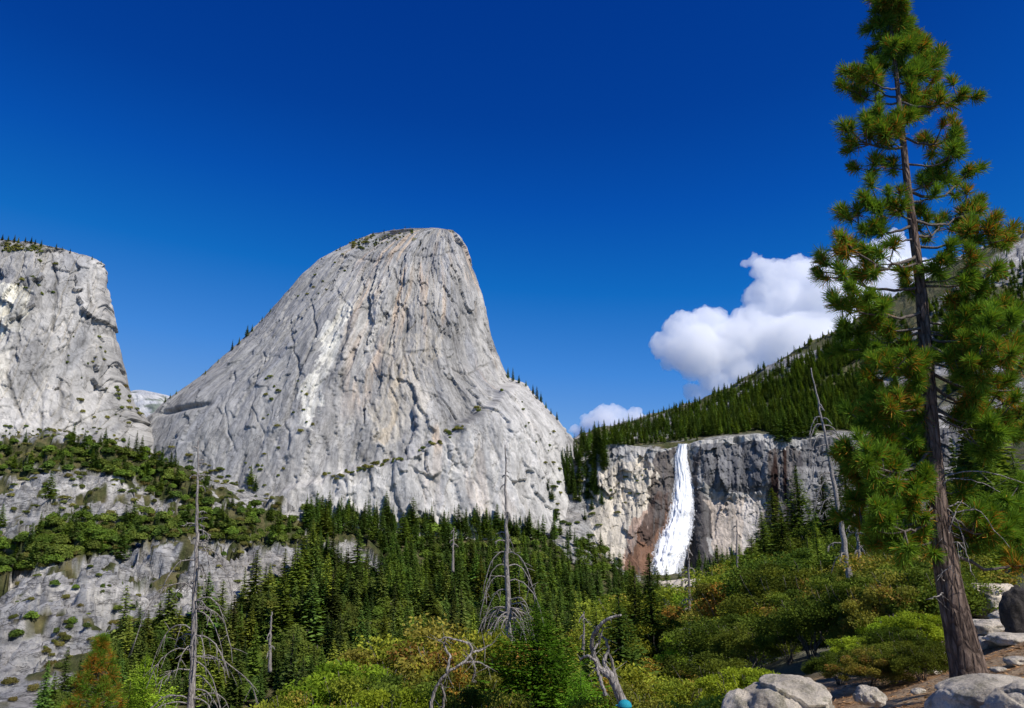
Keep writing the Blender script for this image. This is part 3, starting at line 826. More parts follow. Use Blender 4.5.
# ------------------------------------------------------------------ clouds
def build_cloud(balls, dist, name, density):
    m = bpy.data.materials.get('cloud_vapour')
    if m is None or True:
        m, nt, out = new_mat('cloud_vapour')
        v = N(nt, 'ShaderNodeVolumePrincipled')
        v.inputs['Color'].default_value = (1.0, 1.0, 1.0, 1)
        v.inputs['Density'].default_value = density
        v.inputs['Anisotropy'].default_value = -0.1
        nt.links.new(v.outputs[0], out.inputs['Volume'])
    import bmesh
    bm = bmesh.new()
    for (px, py, r) in balls:
        c = P(px, py, dist); k = dist / F
        depth = RNG.uniform(-0.35, 0.35) * r * k
        ret = bmesh.ops.create_icosphere(bm, subdivisions=3, radius=r * k)
        for vv in ret['verts']:
            vv.co = Vector((vv.co.x * 1.05, vv.co.y * 0.8, vv.co.z * 0.92)) + Vector((c[0], c[1] + depth, c[2]))
    me = bpy.data.meshes.new(name); bm.to_mesh(me); bm.free()
    o = link(name, me, m)
    r = o.modifiers.new('skin', 'REMESH'); r.mode = 'VOXEL'; r.voxel_size = dist / F * 1.1
    for sc_, stg in ((30, 18), (11, 9.0), (4.0, 7.0), (1.8, 3.0)):
        tx = bpy.data.textures.new('billow', 'CLOUDS'); tx.noise_scale = sc_ * dist / F; tx.noise_depth = 3
        dm = o.modifiers.new('billow', 'DISPLACE'); dm.texture = tx; dm.strength = stg * dist / F; dm.mid_level = 0.5; dm.texture_coords = 'GLOBAL'
    r2 = o.modifiers.new('skin', 'REMESH'); r2.mode = 'VOXEL'; r2.voxel_size = dist / F * 1.0
    set_props(o, kind='stuff')
    return o
big = [(664, 345, 16), (680, 330, 20), (694, 352, 32), (712, 325, 22), (730, 345, 36), (748, 372, 28), (762, 330, 32), (768, 296, 26), (764, 272, 15), (785, 280, 24),
       (800, 310, 40), (812, 272, 20), (832, 300, 40), (850, 265, 22), (862, 300, 42), (878, 258, 22), (892, 285, 40), (905, 250, 18), (922, 290, 38), (945, 300, 32),
       (720, 385, 18), (705, 398, 10), (740, 390, 20), (800, 350, 44), (850, 350, 50), (770, 380, 28), (748, 262, 6), (756, 260, 9), (850, 390, 34), (800, 395, 26), (895, 240, 12),
       (742, 322, 16), (820, 262, 10), (800, 264, 10), (673, 362, 12), (690, 392, 7)]
build_cloud(big, 6500, 'clouds', 0.009)
build_cloud([(590, 424, 9), (603, 416, 10), (618, 414, 9), (632, 416, 8), (645, 421, 7), (578, 432, 6), (610, 425, 14), (666, 416, 6), (673, 413, 5), (655, 420, 7), (640, 424, 9), (625, 428, 12)], 8500, 'clouds', 0.009)

# ------------------------------------------------------------------ foliage builders
def rnd_unit(n): return unit(RNG.standard_normal((n, 3)))

def conifer_crown(Ht, R, levels, arms, sprays, base=0.05, droop=0.25, power=0.85, c1=(0.030, 0.060, 0.018), c2=(0.085, 0.135, 0.035), gap=0.12, size=1.0, tipup=0.0):
    Cs, Us, Ws, su, sw, cols = [], [], [], [], [], []
    lop = RNG.uniform(0, 2 * math.pi)
    for i in range(levels):
        f = (i + RNG.uniform(0, 0.9)) / levels
        z = Ht * (base + (1 - base) * f)
        prof = (1 - f) ** power * (0.55 + 0.45 * min(1, f * 5 + 0.3))
        r0 = R * prof * RNG.uniform(0.72, 1.12) + 0.02 * Ht * (1 - f)
        n = max(3, int(arms * (0.5 + 0.5 * (1 - f))))
        th0 = RNG.uniform(0, 6.28)
        for k in range(n):
            if RNG.random() < gap: continue
            th = th0 + k * 2 * math.pi / n + RNG.uniform(-0.3, 0.3)
            r = r0 * RNG.uniform(0.65, 1.15) * (1 + 0.14 * math.cos(th - lop))
            d = np.array([math.cos(th), math.sin(th), 0.0]); side = np.array([-math.sin(th), math.cos(th), 0.0])
            tone = RNG.uniform(0, 1)
            q = (np.arange(sprays) + RNG.uniform(0.2, 0.8, sprays)) / sprays
            for t in q:
                w = RNG.uniform(-1, 1) * 0.28 * r * (0.35 + t)
                dz = -droop * r * t + tipup * r * t * t + RNG.uniform(-0.02, 0.02) * Ht * 0.4
                c = d * (r * t) + side * w + np.array([0, 0, z + dz])
                u = unit(d + side * RNG.uniform(-0.9, 0.9) + np.array([0, 0, RNG.uniform(-0.45, 0.2) + tipup]))
                s = np.cross(u, np.array([0, 0, 1.0])); s = unit(s + np.array([0, 0, RNG.uniform(-0.9, 0.9)]))
                ln = (0.30 * r0 + 0.012 * Ht) * RNG.uniform(0.6, 1.2) * size
                Cs.append(c); Us.append(u); Ws.append(s); su.append(ln * 0.75); sw.append(ln * 0.36)
                cols.append(np.asarray(c1) + (np.asarray(c2) - np.asarray(c1)) * min(1, max(0, 0.7 * tone + 0.3 * RNG.random())))
    V, Q = quads(np.array(Cs), np.array(Us), np.array(Ws), su, sw)
    return V, Q, np.repeat(np.array(cols) * np.array([2.25, 1.90, 1.25]), 4, 0)

def round_crown(Ht, R, clumps, leaves, leaf, c1, c2, accent=None, acc=0.0, low=0.12):
    """a crown of leaf clumps on an uneven outline"""
    Cs, cols = [], []
    for i in range(clumps):
        d = rnd_unit(1)[0]; d[2] = abs(d[2]) * 1.0 - 0.25
        rr = RNG.uniform(0.3, 1.12) ** 0.6
        c = np.array([d[0] * R * rr, d[1] * R * rr, Ht * (low + 0.45) + d[2] * Ht * 0.5 * rr])
        if c[2] < Ht * low: c[2] = Ht * (low + 0.15 * RNG.random())
        cr = RNG.uniform(0.13, 0.27) * min(R, Ht * 0.6)
        n = int(leaves * RNG.uniform(0.6, 1.4))
        off = rnd_unit(n) * (RNG.uniform(0, 1, n) ** 0.45)[:, None] * cr * np.array([1.15, 1.15, 0.75])
        Cs.append(c + off)
        tone = RNG.uniform(0, 1)
        col = np.asarray(c1) + (np.asarray(c2) - np.asarray(c1)) * np.clip(tone * 0.75 + 0.35 * RNG.random(n), 0, 1)[:, None]
        if accent is not None and RNG.random() < acc * 2:
            k = RNG.random(n) < 0.5
            col[k] = np.asarray(accent) * RNG.uniform(0.6, 1.2, (k.sum(), 1))
        cols.append(col)
    C = np.vstack(Cs); col = np.vstack(cols); n = len(C)
    C[:, 2] = np.maximum(C[:, 2], 0.02 * Ht)
    col = col * np.array([1.85, 1.66, 1.25])
    U = unit(rnd_unit(n) + np.array([0, 0, 0.2]))
    W = unit(np.cross(U, rnd_unit(n)))
    s = leaf * RNG.uniform(0.6, 1.3, n)
    V, Q = quads(C, U, W, s, s * 0.5)
    return V, Q, np.repeat(col, 4, 0)

def trunk_mesh(Ht, r, name='trunk', top=0.96, ns=7, bend=0.01):
    mb = MB(); z = np.linspace(-0.03 * Ht, Ht * top, 9)
    x = np.cumsum(RNG.uniform(-bend, bend, 9)) * Ht * 0.3
    mb.tube(np.stack([x, x * 0.5, z], 1), r * np.linspace(1.15, 0.12, 9), ns)
    return mb.mesh(name)

class Kind:
    """one tree or shrub of a kind: shared meshes for the parts"""
    def __init__(s, name, parts, height): s.name, s.parts, s.height = name, parts, height
    def put(s, loc, scale, label, cat, group, rz=None, wide=1.0, lean=(0, 0)):
        e = bpy.data.objects.new(s.name, None); COL.objects.link(e)
        e.empty_display_size = 0.5
        e.location = loc; e.scale = (scale * wide, scale * wide, scale)
        e.rotation_euler = (lean[0], lean[1], RNG.uniform(0, 6.28) if rz is None else rz)
        set_props(e, label, cat, group)
        for nm, me, mat in s.parts:
            o = bpy.data.objects.new(nm, me)
            if len(me.materials) == 0: me.materials.append(mat)
            COL.objects.link(o); o.parent = e
        return e

def make_conifer(Ht, R, levels, arms, sprays, **kw):
    V, Q, c = conifer_crown(Ht, R, levels, arms, sprays, **kw)
    return Kind('conifer', [('crown', mesh_np('crown', V, Q, c), M_CONIFER), ('trunk', trunk_mesh(Ht, 0.014 * Ht), M_FARBARK)], Ht)

CON = [make_conifer(30, R, 46, 11, 4, power=p, droop=dr, gap=g, c1=a, c2=b) for (R, p, dr, g, a, b) in [
    (4.6, 0.80, 0.30, 0.12, (0.030, 0.060, 0.020), (0.080, 0.125, 0.035)),
    (3.8, 0.70, 0.35, 0.15, (0.030, 0.055, 0.022), (0.075, 0.115, 0.038)),
    (5.4, 0.90, 0.20, 0.20, (0.040, 0.070, 0.018), (0.105, 0.150, 0.035)),
    (4.2, 0.62, 0.30, 0.25, (0.028, 0.055, 0.020), (0.070, 0.110, 0.032)),
    (5.0, 0.75, 0.15, 0.10, (0.050, 0.080, 0.018), (0.120, 0.170, 0.035)),
    (3.4, 0.85, 0.30, 0.20, (0.026, 0.050, 0.022), (0.068, 0.100, 0.036)),
    (4.4, 0.55, 0.25, 0.35, (0.036, 0.062, 0.020), (0.090, 0.125, 0.038)),
    (4.8, 1.00, 0.35, 0.15, (0.030, 0.062, 0.020), (0.085, 0.135, 0.032))]]
CON_NEAR = [make_conifer(18, R, 90, 13, 9, power=p, droop=0.28, gap=g, size=0.42, c1=a, c2=b) for (R, p, g, a, b) in [
    (3.1, 0.75, 0.15, (0.030, 0.062, 0.018), (0.090, 0.145, 0.032)),
    (2.6, 0.65, 0.30, (0.034, 0.065, 0.018), (0.105, 0.160, 0.034)),
    (3.6, 0.85, 0.20, (0.028, 0.056, 0.018), (0.080, 0.125, 0.030))]]
def dome_crown(Ht, R, n, leaf, c1, c2):
    """a full rounded bush: leaf sprays on lumpy shells"""
    lumps = [(0, 0, Ht * 0.45, R * 0.72, Ht * 0.5)]
    for k in range(9):
        th = k * 0.7 + RNG.uniform(-.3, .3); rr = R * RNG.uniform(0.4, 0.65)
        lumps.append((rr * math.cos(th), rr * math.sin(th), Ht * RNG.uniform(0.28, 0.6), R * RNG.uniform(0.30, 0.5), Ht * RNG.uniform(0.25, 0.42)))
    Cs, cols, Ns = [], [], []
    for (x, y, z, rx, rz) in lumps:
        m = int(n * (rx / R) ** 2)
        d = rnd_unit(m); d[:, 2] = np.abs(d[:, 2]) * 1.25 - 0.25
        sh = RNG.uniform(0.8, 1.05, m)[:, None]
        Cs.append(np.array([x, y, z]) + d * sh * np.array([rx, rx, rz])); Ns.append(d)
        cols.append(np.asarray(c1) + (np.asarray(c2) - np.asarray(c1)) * np.clip(RNG.uniform(0, 0.6) + 0.4 * RNG.random(m), 0, 1)[:, None])
    C, Nn, col = np.vstack(Cs), np.vstack(Ns), np.vstack(cols)
    C[:, 2] = np.maximum(C[:, 2], -0.03 * Ht); col = col * np.array([1.25, 1.15, 1.1])
    n = len(C)
    U = unit(np.cross(Nn, rnd_unit(n)) + 0.5 * rnd_unit(n)); W = unit(np.cross(U, unit(Nn + 0.6 * rnd_unit(n))))
    s_ = leaf * RNG.uniform(0.6, 1.3, n)
    V, Q = quads(C, U, W, s_, s_ * 0.6)
    return V, Q, np.repeat(col, 4, 0)

def make_broad(name, Ht, R, clumps, leaves, leaf, c1, c2, mat, accent=None, acc=0, low=0.12, stems=5, sr=0.03):
    V, Q, c = dome_crown(Ht, R, clumps * 16, leaf, c1, c2) if mat is M_BROAD else round_crown(Ht, R, clumps, leaves, leaf, c1, c2, accent, acc, low)
    mb = MB()
    for k in range(stems):
        th = RNG.uniform(0, 6.28); r = R * RNG.uniform(0.25, 0.75)
        p = np.array([[0, 0, -0.05 * Ht], [r * .25 * math.cos(th), r * .25 * math.sin(th), Ht * .25], [r * .7 * math.cos(th + .2), r * .7 * math.sin(th + .2), Ht * .5], [r * math.cos(th), r * math.sin(th), Ht * .78]])
        q = np.array([np.interp(np.linspace(0, 3, 10), range(4), p[:, i]) for i in range(3)]).T
        q[1:-1] += RNG.normal(0, 0.012 * Ht, (8, 3))
        mb.tube(q, sr * Ht * np.linspace(1, 0.25, 10), 5)
    part = 'stem' if name == 'shrub' else 'trunk'
    return Kind(name, [('foliage' if name == 'shrub' else 'crown', mesh_np('foliage', V, Q, c), mat), (part, mb.mesh(part), M_TWIG)], Ht)

OAK = [make_broad('broadleaf_tree', 12, R, 60, 55, 0.60, a, b, M_BROAD, low=0.08) for (R, a, b) in [
    (6.0, (0.055, 0.095, 0.016), (0.16, 0.22, 0.035)), (5.0, (0.045, 0.080, 0.018), (0.12, 0.17, 0.035)), (6.6, (0.060, 0.090, 0.018), (0.17, 0.20, 0.040))]]
FARSHRUB = [make_broad('shrub', 5, R, 32, 34, 0.42, a, b, M_BROAD, low=0.02, stems=3) for (R, a, b) in [
    (4.6, (0.060, 0.085, 0.022), (0.15, 0.17, 0.045)), (3.8, (0.05, 0.075, 0.022), (0.12, 0.15, 0.04)), (5.2, (0.085, 0.090, 0.030), (0.19, 0.18, 0.055))]]
NS = []
for (nm, a, b, ac, f, R) in [
    ('olive', (0.045, 0.060, 0.014), (0.17, 0.175, 0.040), (0.20, 0.135, 0.045), 0.07, 1.5),
    ('dark', (0.022, 0.040, 0.010), (0.085, 0.120, 0.022), None, 0, 1.4),
    ('bright', (0.060, 0.110, 0.012), (0.19, 0.27, 0.030), None, 0, 1.3),
    ('orange', (0.055, 0.068, 0.016), (0.165, 0.165, 0.040), (0.26, 0.145, 0.04), 0.12, 1.5),
    ('yellow', (0.075, 0.105, 0.016), (0.22, 0.25, 0.038), (0.28, 0.22, 0.06), 0.08, 1.5)]:
    NS.append(make_broad('shrub', 2.4, R, 44, 400, 0.036, a, b, M_SHRUB, ac, f, 0.02, 12, 0.008))
OLIVE, DARKS, BRIGHT, ORANGE, YELLOW = NS

# ------------------------------------------------------------------ the forest
def sample_poly(poly, n):
    xs, ys = [p[0] for p in poly], [p[1] for p in poly]
    out = []
    while len(out) < n:
        x, y = RNG.uniform(min(xs), max(xs)), RNG.uniform(min(ys), max(ys))
        if in_poly(x, y, poly): out.append((x, y))
    return out

def spaced(poly, n, gap):
    pts = []; tries = 0
    while len(pts) < n and tries < n * 30:
        tries += 1
        x, y = sample_poly(poly, 1)[0]
        if all((x - a) ** 2 + (y - b) ** 2 > gap * gap for a, b in pts[-400:]): pts.append((x, y))
    return pts

cands = []        # (apparent height, kind, location, scale, wide, zone)
OPEN = [[(318, 540), (350, 536), (385, 560), (388, 576), (345, 568)], [(556, 470), (600, 470), (608, 520), (590, 545), (556, 545)]]
def add_tree(px, py, kind, hgt, zone, wide=1.0, tree=None):
    h = hit(px, py, tree)
    if h is None: return
    cands.append((hgt / h.y * F, kind, h, hgt / kind.height, wide, zone))

F_BACK = [(300, 508), (345, 516), (400, 523), (450, 528), (520, 530), (556, 534), (600, 548), (620, 568), (640, 585), (640, 610), (330, 605), (262, 600), (288, 588), (306, 572), (314, 545)]
F_MID = [(165, 634), (215, 628), (255, 602), (330, 600), (640, 608), (655, 640), (655, 665), (95, 670), (125, 648)]
F_LOW = [(40, 715), (70, 695), (95, 670), (655, 655), (655, 706), (300, 706)]
for x, y in spaced(F_BACK, 420, 5.5):
    if any(in_poly(x, y, o) for o in OPEN): continue
    u = RNG.random()
    if u < 0.80: add_tree(x, y, CON[RNG.integers(8)], RNG.uniform(22, 36) * RNG.choice([1, 1, 1.3, .75]), 'back')
    else: add_tree(x, y, OAK[RNG.integers(3)], RNG.uniform(11, 17), 'back')
for x, y in spaced(F_MID, 330, 8):
    u = RNG.random()
    if u < 0.62: add_tree(x, y, CON[RNG.integers(8)], RNG.uniform(19, 31) * RNG.choice([1, 1, 1.35, .7]), 'mid')
    else: add_tree(x, y, OAK[RNG.integers(3)], RNG.uniform(9, 15), 'mid')
for x, y in spaced(F_LOW, 190, 10):
    u = RNG.random()
    if u < 0.75: add_tree(x, y, CON[RNG.integers(8)], RNG.uniform(15, 24) * RNG.choice([1, 1, 1.4, .7]), 'low')
    else: add_tree(x, y, OAK[RNG.integers(3)], RNG.uniform(7, 11), 'low')
for x, y in spaced([(305, 520), (345, 518), (400, 524), (450, 529), (520, 532), (556, 536), (556, 542), (300, 532)], 55, 4):
    add_tree(x, y, CON[[0, 1, 3, 5][RNG.integers(4)]], RNG.uniform(26, 42), 'back')
# single trees on the lowest slabs
for x_, y_ in [(120, 585), (108, 600), (118, 612), (70, 628), (55, 590), (78, 590), (102, 588), (225, 560), (180, 600), (150, 590), (135, 606), (30, 622), (16, 640), (210, 590)]:
    add_tree(x_ + RNG.uniform(-3, 3), y_ + RNG.uniform(-3, 3), OAK[RNG.integers(3)] if RNG.random() < .6 else CON[RNG.integers(8)], RNG.uniform(3.5, 7), 'low')
# the two shelves of the left slopes
for poly, n, z in ((SHELF_A, 120, 'shelf_high'), (SHELF_B, 200, 'shelf_low')):
    for x, y in spaced(poly, n, 4):
        u = RNG.random()
        if u < 0.80: add_tree(x, y, OAK[RNG.integers(3)], RNG.uniform(6, 12), z)
        else: add_tree(x, y, CON[RNG.integers(8)], RNG.uniform(14, 26), z)
for x, y in [(150, 470), (158, 474), (140, 462), (165, 478), (170, 470), (146, 478), (135, 455), (95, 470), (48, 500), (72, 446), (0, 528), (30, 550), (38, 540), (72, 530), (66, 545), (250, 486), (255, 492), (70, 470), (84, 515), (120, 560), (176, 486)]:
    add_tree(x, y, CON[RNG.integers(8)], RNG.uniform(22, 34), 'shelf_high')
# dark stand between the dome and the cliff
for x, y in spaced([(562, 462), (575, 452), (604, 446), (606, 470), (598, 500), (575, 505), (566, 500)], 46, 4):
    add_tree(x, y, CON[[0, 1, 3, 5][RNG.integers(4)]], RNG.uniform(26, 44), 'gap')
for x, y in [(552, 500), (556, 520), (560, 535), (548, 490), (585, 520), (592, 510), (602, 505), (570, 540)]:
    add_tree(x, y, CON[RNG.integers(8)], RNG.uniform(16, 28), 'gap')
# below the cliff, right of the fall
for x, y in spaced([(700, 560), (760, 555), (850, 545), (1000, 500), (1010, 540), (860, 580), (740, 600), (690, 590)], 190, 5):
    add_tree(x, y, CON[RNG.integers(8)], RNG.uniform(14, 30), 'below_cliff')
for x, y in spaced([(612, 580), (640, 590), (700, 585), (720, 600), (650, 640), (612, 640)], 60, 5):
    add_tree(x, y, CON[RNG.integers(8)], RNG.uniform(18, 30), 'below_cliff')
# the tall stand against the right wall of the cliff
for x, y, h in [(783, 545, 58), (792, 552, 50), (773, 548, 44), (803, 550, 46), (766, 556, 36), (815, 548, 34), (755, 560, 30), (740, 562, 34), (728, 564, 28), (716, 566, 34), (706, 570, 30)]:
    add_tree(x, y, CON[RNG.integers(8)], h * 0.85, 'below_cliff')
# the wooded ridge above the cliff
RIDGE = [(578, 440), (640, 432), (700, 420), (760, 396), (800, 374), (850, 346), (900, 322), (950, 292), (1000, 268), (1030, 255), (1030, 330), (960, 400), (870, 425), (770, 432), (700, 437), (600, 445)]
for x, y in spaced(RIDGE, 1100, 2.6):
    dens = fbm(x / 26, y / 20, 0, 3, 900)
    if dens < (-0.30 if x < 860 else -0.1) and y < 425: continue
    if x > 880 and RNG.random() < 0.15: continue
    add_tree(x, y, CON[RNG.integers(8)], RNG.uniform(16, 36), 'ridge')
for x, y in spaced([(685, 432), (770, 408), (860, 380), (900, 400), (880, 432), (775, 430), (690, 438)], 420, 2.8):
    add_tree(x, y, CON[RNG.integers(8)], RNG.uniform(20, 38), 'ridge')
for x, y in spaced([(582, 443), (700, 432), (700, 440), (640, 445), (600, 446)], 90, 3):
    add_tree(x, y, CON[RNG.integers(8)], RNG.uniform(12, 26), 'ridge')
for x, y in spaced([(596, 436), (700, 408), (800, 362), (862, 332), (885, 345), (810, 388), (700, 430), (600, 440)], 420, 2.6):
    add_tree(x, y, CON[RNG.integers(8)], RNG.uniform(20, 40), 'ridge')
for x in np.linspace(578, 1024, 150):
    yy = None
    for y in np.arange(200, 450, 1.5):
        h = hit(x, y)
        if h is not None: yy = y; break
    if yy and RNG.random() < 0.75: add_tree(x + RNG.uniform(-1, 1), yy + RNG.uniform(0.5, 3), CON[RNG.integers(8)], RNG.uniform(12, 28) if x < 980 else RNG.uniform(26, 42), 'ridge')
for x, y in [(772, 436), (778, 437), (785, 436), (790, 438), (796, 436), (800, 438), (768, 430), (783, 430), (806, 437), (812, 436), (794, 428), (776, 442), (786, 443)]:
    add_tree(x, y, CON[[0, 1, 3, 5][RNG.integers(4)]], RNG.uniform(38, 52), 'ridge')

ZONE = {
    'back': ('below the tall granite dome', 'conifers along the foot of the granite dome'),
    'mid': ('in the middle of the valley forest', 'conifers of the middle valley forest'),
    'low': ('in the lower valley forest', 'conifers of the lower valley forest'),
    'shelf_high': ('on the rock shelf under the flat-topped cliff', 'trees of the upper rock shelf'),
    'shelf_low': ('on the lower rock shelf of the left slope', 'trees of the lower rock shelf'),
    'gap': ('in the steep stand between dome and waterfall cliff', 'conifers between dome and waterfall cliff'),
    'below_cliff': ('below the waterfall cliff', 'conifers under the waterfall cliff'),
    'ridge': ('on the wooded ridge above the waterfall', 'conifers on the ridge above the waterfall')}
MARKS = {
    'back': [(345, 'under the dome by the pale talus patch'), (420, 'under the left half of the granite dome'), (500, 'under the middle of the granite dome'), (560, 'under the right foot of the granite dome'), (2000, 'where the dome forest nears the waterfall')],
    'mid': [(190, 'at the forest edge below the slabs'), (300, 'in the valley behind the bent snag'), (420, 'in the valley left of the straight snag'), (520, 'in the valley around the straight snag'), (2000, 'in the valley forest left of the waterfall')],
    'low': [(140, 'low in the valley by the orange pine'), (260, 'low in the valley behind the bent grey snag'), (400, 'low in the valley behind the olive shrubs'), (520, 'low in the valley behind the dead branches'), (2000, 'low in the valley behind the twisted dead trunk')],
    'shelf_high': [(70, 'on the upper shelf under the flat-topped cliff'), (130, 'on the upper shelf near the gap of the mountains'), (2000, 'on the upper shelf at the foot of the dome')],
    'shelf_low': [(90, 'on the lower shelf at its outer end'), (180, 'on the lower shelf above the grey slabs'), (240, 'on the lower shelf behind the bent snag'), (2000, 'on the lower shelf next to the dome')],
    'gap': [(2000, 'in the steep stand between dome and waterfall cliff')],
    'below_cliff': [(660, 'in front of the foot of the waterfall'), (740, 'below the pale wall right of the waterfall'), (800, 'below the dark stained wall of the cliff'), (880, 'below the cliff behind the leaning snag'), (2000, 'below the cliff behind the great pine')],
    'ridge': [(660, 'on the ridge above the waterfall lip'), (760, 'on the ridge above the pale cliff rim'), (860, 'on the ridge behind the leaning snag'), (2000, 'on the ridge behind the great pine')]}
def describe(kind, zone, loc, size):
    group = ZONE[zone][1]
    x, y = proj(loc.x, loc.y, loc.z)
    place = next(t for lim, t in MARKS[zone] if x < lim)
    if kind.name == 'conifer':
        tone = ['dark green', 'narrow dark green', 'broad mid green', 'dense dark', 'yellowish green', 'slim blackish green', 'ragged green', 'full green'][CON.index(kind)]
        if size > 46: tone = 'tall ' + tone
        elif size < 30: tone = 'small ' + tone
        return tone + ' conifer ' + place, group
    tone = ['bright green', 'mid green', 'olive green'][OAK.index(kind)]
    if size < 16: tone = 'small ' + tone
    return tone + ' rounded tree ' + place, group.replace('conifers', 'rounded trees')

cands.sort(key=lambda c: -c[0])
n_con, n_oak, rest = 0, 0, []
for c in cands:
    size, kind, loc, sc, wide, zone = c
    lim_ok = (n_con < 250 if kind.name == 'conifer' else n_oak < 110)
    if lim_ok:
        lab, grp = describe(kind, zone, loc, size)
        kind.put(loc, sc, lab, 'conifer' if kind.name == 'conifer' else 'broadleaf tree', grp, wide=wide * RNG.uniform(1.0, 1.95), lean=(RNG.uniform(-.03, .03), RNG.uniform(-.03, .03)))
        if kind.name == 'conifer': n_con += 1
        else: n_oak += 1
    else: rest.append(c)
# everything smaller goes into two masses
def mass(items, name, mat):
    Vs, Qs, Cs, n = [], [], [], 0
    lib = {}
    for size, kind, loc, sc, wide, zone in items:
        if id(kind) not in lib:
            me = kind.parts[0][1]
            v = np.zeros(len(me.vertices) * 3, np.float32); me.vertices.foreach_get('co', v); v = v.reshape(-1, 3)
            cc = np.zeros(len(me.vertices) * 4, np.float32); me.color_attributes['Col'].data.foreach_get('color', cc); cc = cc.reshape(-1, 4)[:, :3]
            lib[id(kind)] = (v.reshape(-1, 4, 3), cc.reshape(-1, 4, 3))
        v, cc = lib[id(kind)]
        keep = np.arange(len(v)) if size > 22 else RNG.choice(len(v), int(len(v) * (0.55 if size > 12 else 0.38)), replace=False)
        grow = 1.0 if size > 22 else (1.3 if size > 12 else 1.6)
        q = v[keep]; mid = q.mean(1, keepdims=True); q = mid + (q - mid) * grow
        th = RNG.uniform(0, 6.28); c, s = math.cos(th), math.sin(th)
        w = wide * RNG.uniform(1.0, 1.9)
        x = (q[..., 0] * c - q[..., 1] * s) * w; y = (q[..., 0] * s + q[..., 1] * c) * w
        vv = np.stack([x, y, q[..., 2]], -1) * sc + np.array(loc)
        Vs.append(vv.reshape(-1, 3)); Cs.append((cc[keep] * RNG.uniform(0.75, 1.35)).reshape(-1, 3))
    V = np.vstack(Vs)
    me = mesh_np(name, V, np.arange(len(V)).reshape(-1, 4), np.vstack(Cs))
    o = link(name, me, mat); set_props(o, kind='stuff')
mass([c for c in rest if c[1].name == 'conifer'], 'distant_forest', M_CONIFER)
oaks = [c for c in rest if c[1].name != 'conifer']
# shrubs scattered over slabs, ledges and the domes
def scrub(poly, n, hmin, hmax, out, tree=None, gap=4):
    for x, y in spaced(poly, n, gap):
        h = hit(x, y, tree)
        if h is not None:
            k = FARSHRUB[RNG.integers(3)]; hg = RNG.uniform(hmin, hmax) * (0.9 if out is sc_left else 0.85)
            out.append((hg / h.y * F, k, h - Vector((0, 0, 0.12 * hg)), hg / k.height, RNG.uniform(0.7, 1.1) if out is sc_left else RNG.uniform(0.4, 0.75), 'scrub'))
sc_left, sc_dome = [], []
scrub([(0, 470), (90, 470), (205, 510), (60, 520), (0, 535)], 46, 3, 7, sc_left)
scrub([(0, 575), (290, 548), (290, 566), (232, 592), (205, 616), (115, 640), (60, 690), (0, 705)], 60, 1.5, 5.5, sc_left)
scrub([(150, 440), (260, 480), (300, 520), (215, 505), (160, 470)], 40, 3, 7, sc_left)
scrub(SHELF_A, 90, 3, 7, sc_left, gap=3); scrub(SHELF_B, 120, 3, 7, sc_left, gap=3)
scrub([(552, 470), (604, 470), (610, 520), (590, 560), (552, 545)], 24, 3, 7, sc_left)
# along the vegetated ledge of the tall dome, its summit and its flanks
for x in list(range(326, 402, 5)) + [420, 440, 448, 452, 456, 460, 432, 462, 478, 500]:
    y = np.interp(x, [p for p, _ in LEDGE], [q for _, q in LEDGE]) + RNG.uniform(-3, 5)
    scrub([(x - 3, y - 2), (x + 3, y - 2), (x + 3, y + 3), (x - 3, y + 3)], 2, 4, 8, sc_dome, gap=0)
scrub([(345, 243), (380, 234), (412, 229), (412, 235), (380, 246), (350, 252)], 50, 3, 7, sc_dome, gap=1.5)
scrub([(325, 250), (360, 250), (330, 300), (290, 300)], 16, 3, 6, sc_dome)
scrub([(255, 380), (300, 370), (320, 430), (290, 440), (262, 430)], 18, 3, 8, sc_dome)
scrub([(190, 480), (280, 440), (330, 500), (250, 500)], 16, 3, 7, sc_dome)
scrub([(0, 244), (42, 247), (42, 254), (0, 252)], 42, 3, 7, sc_dome, gap=1.5)
scrub([(20, 255), (60, 262), (60, 300), (10, 290)], 9, 4, 9, sc_dome)
scrub([(60, 330), (110, 330), (135, 430), (80, 430)], 22, 3, 7, sc_dome)
scrub([(115, 380), (134, 385), (146, 420), (120, 415)], 14, 5, 9, sc_dome, gap=2)
scrub([(0, 425), (130, 432), (130, 442), (0, 440)], 30, 3, 6, sc_dome)
scrub([(510, 380), (560, 435), (560, 470), (540, 470)], 12, 3, 6, sc_dome)
scrub([(605, 480), (650, 460), (650, 490), (615, 520)], 14, 3, 6, sc_dome)
sc_all = sorted(sc_left + sc_dome, key=lambda c: -c[0])
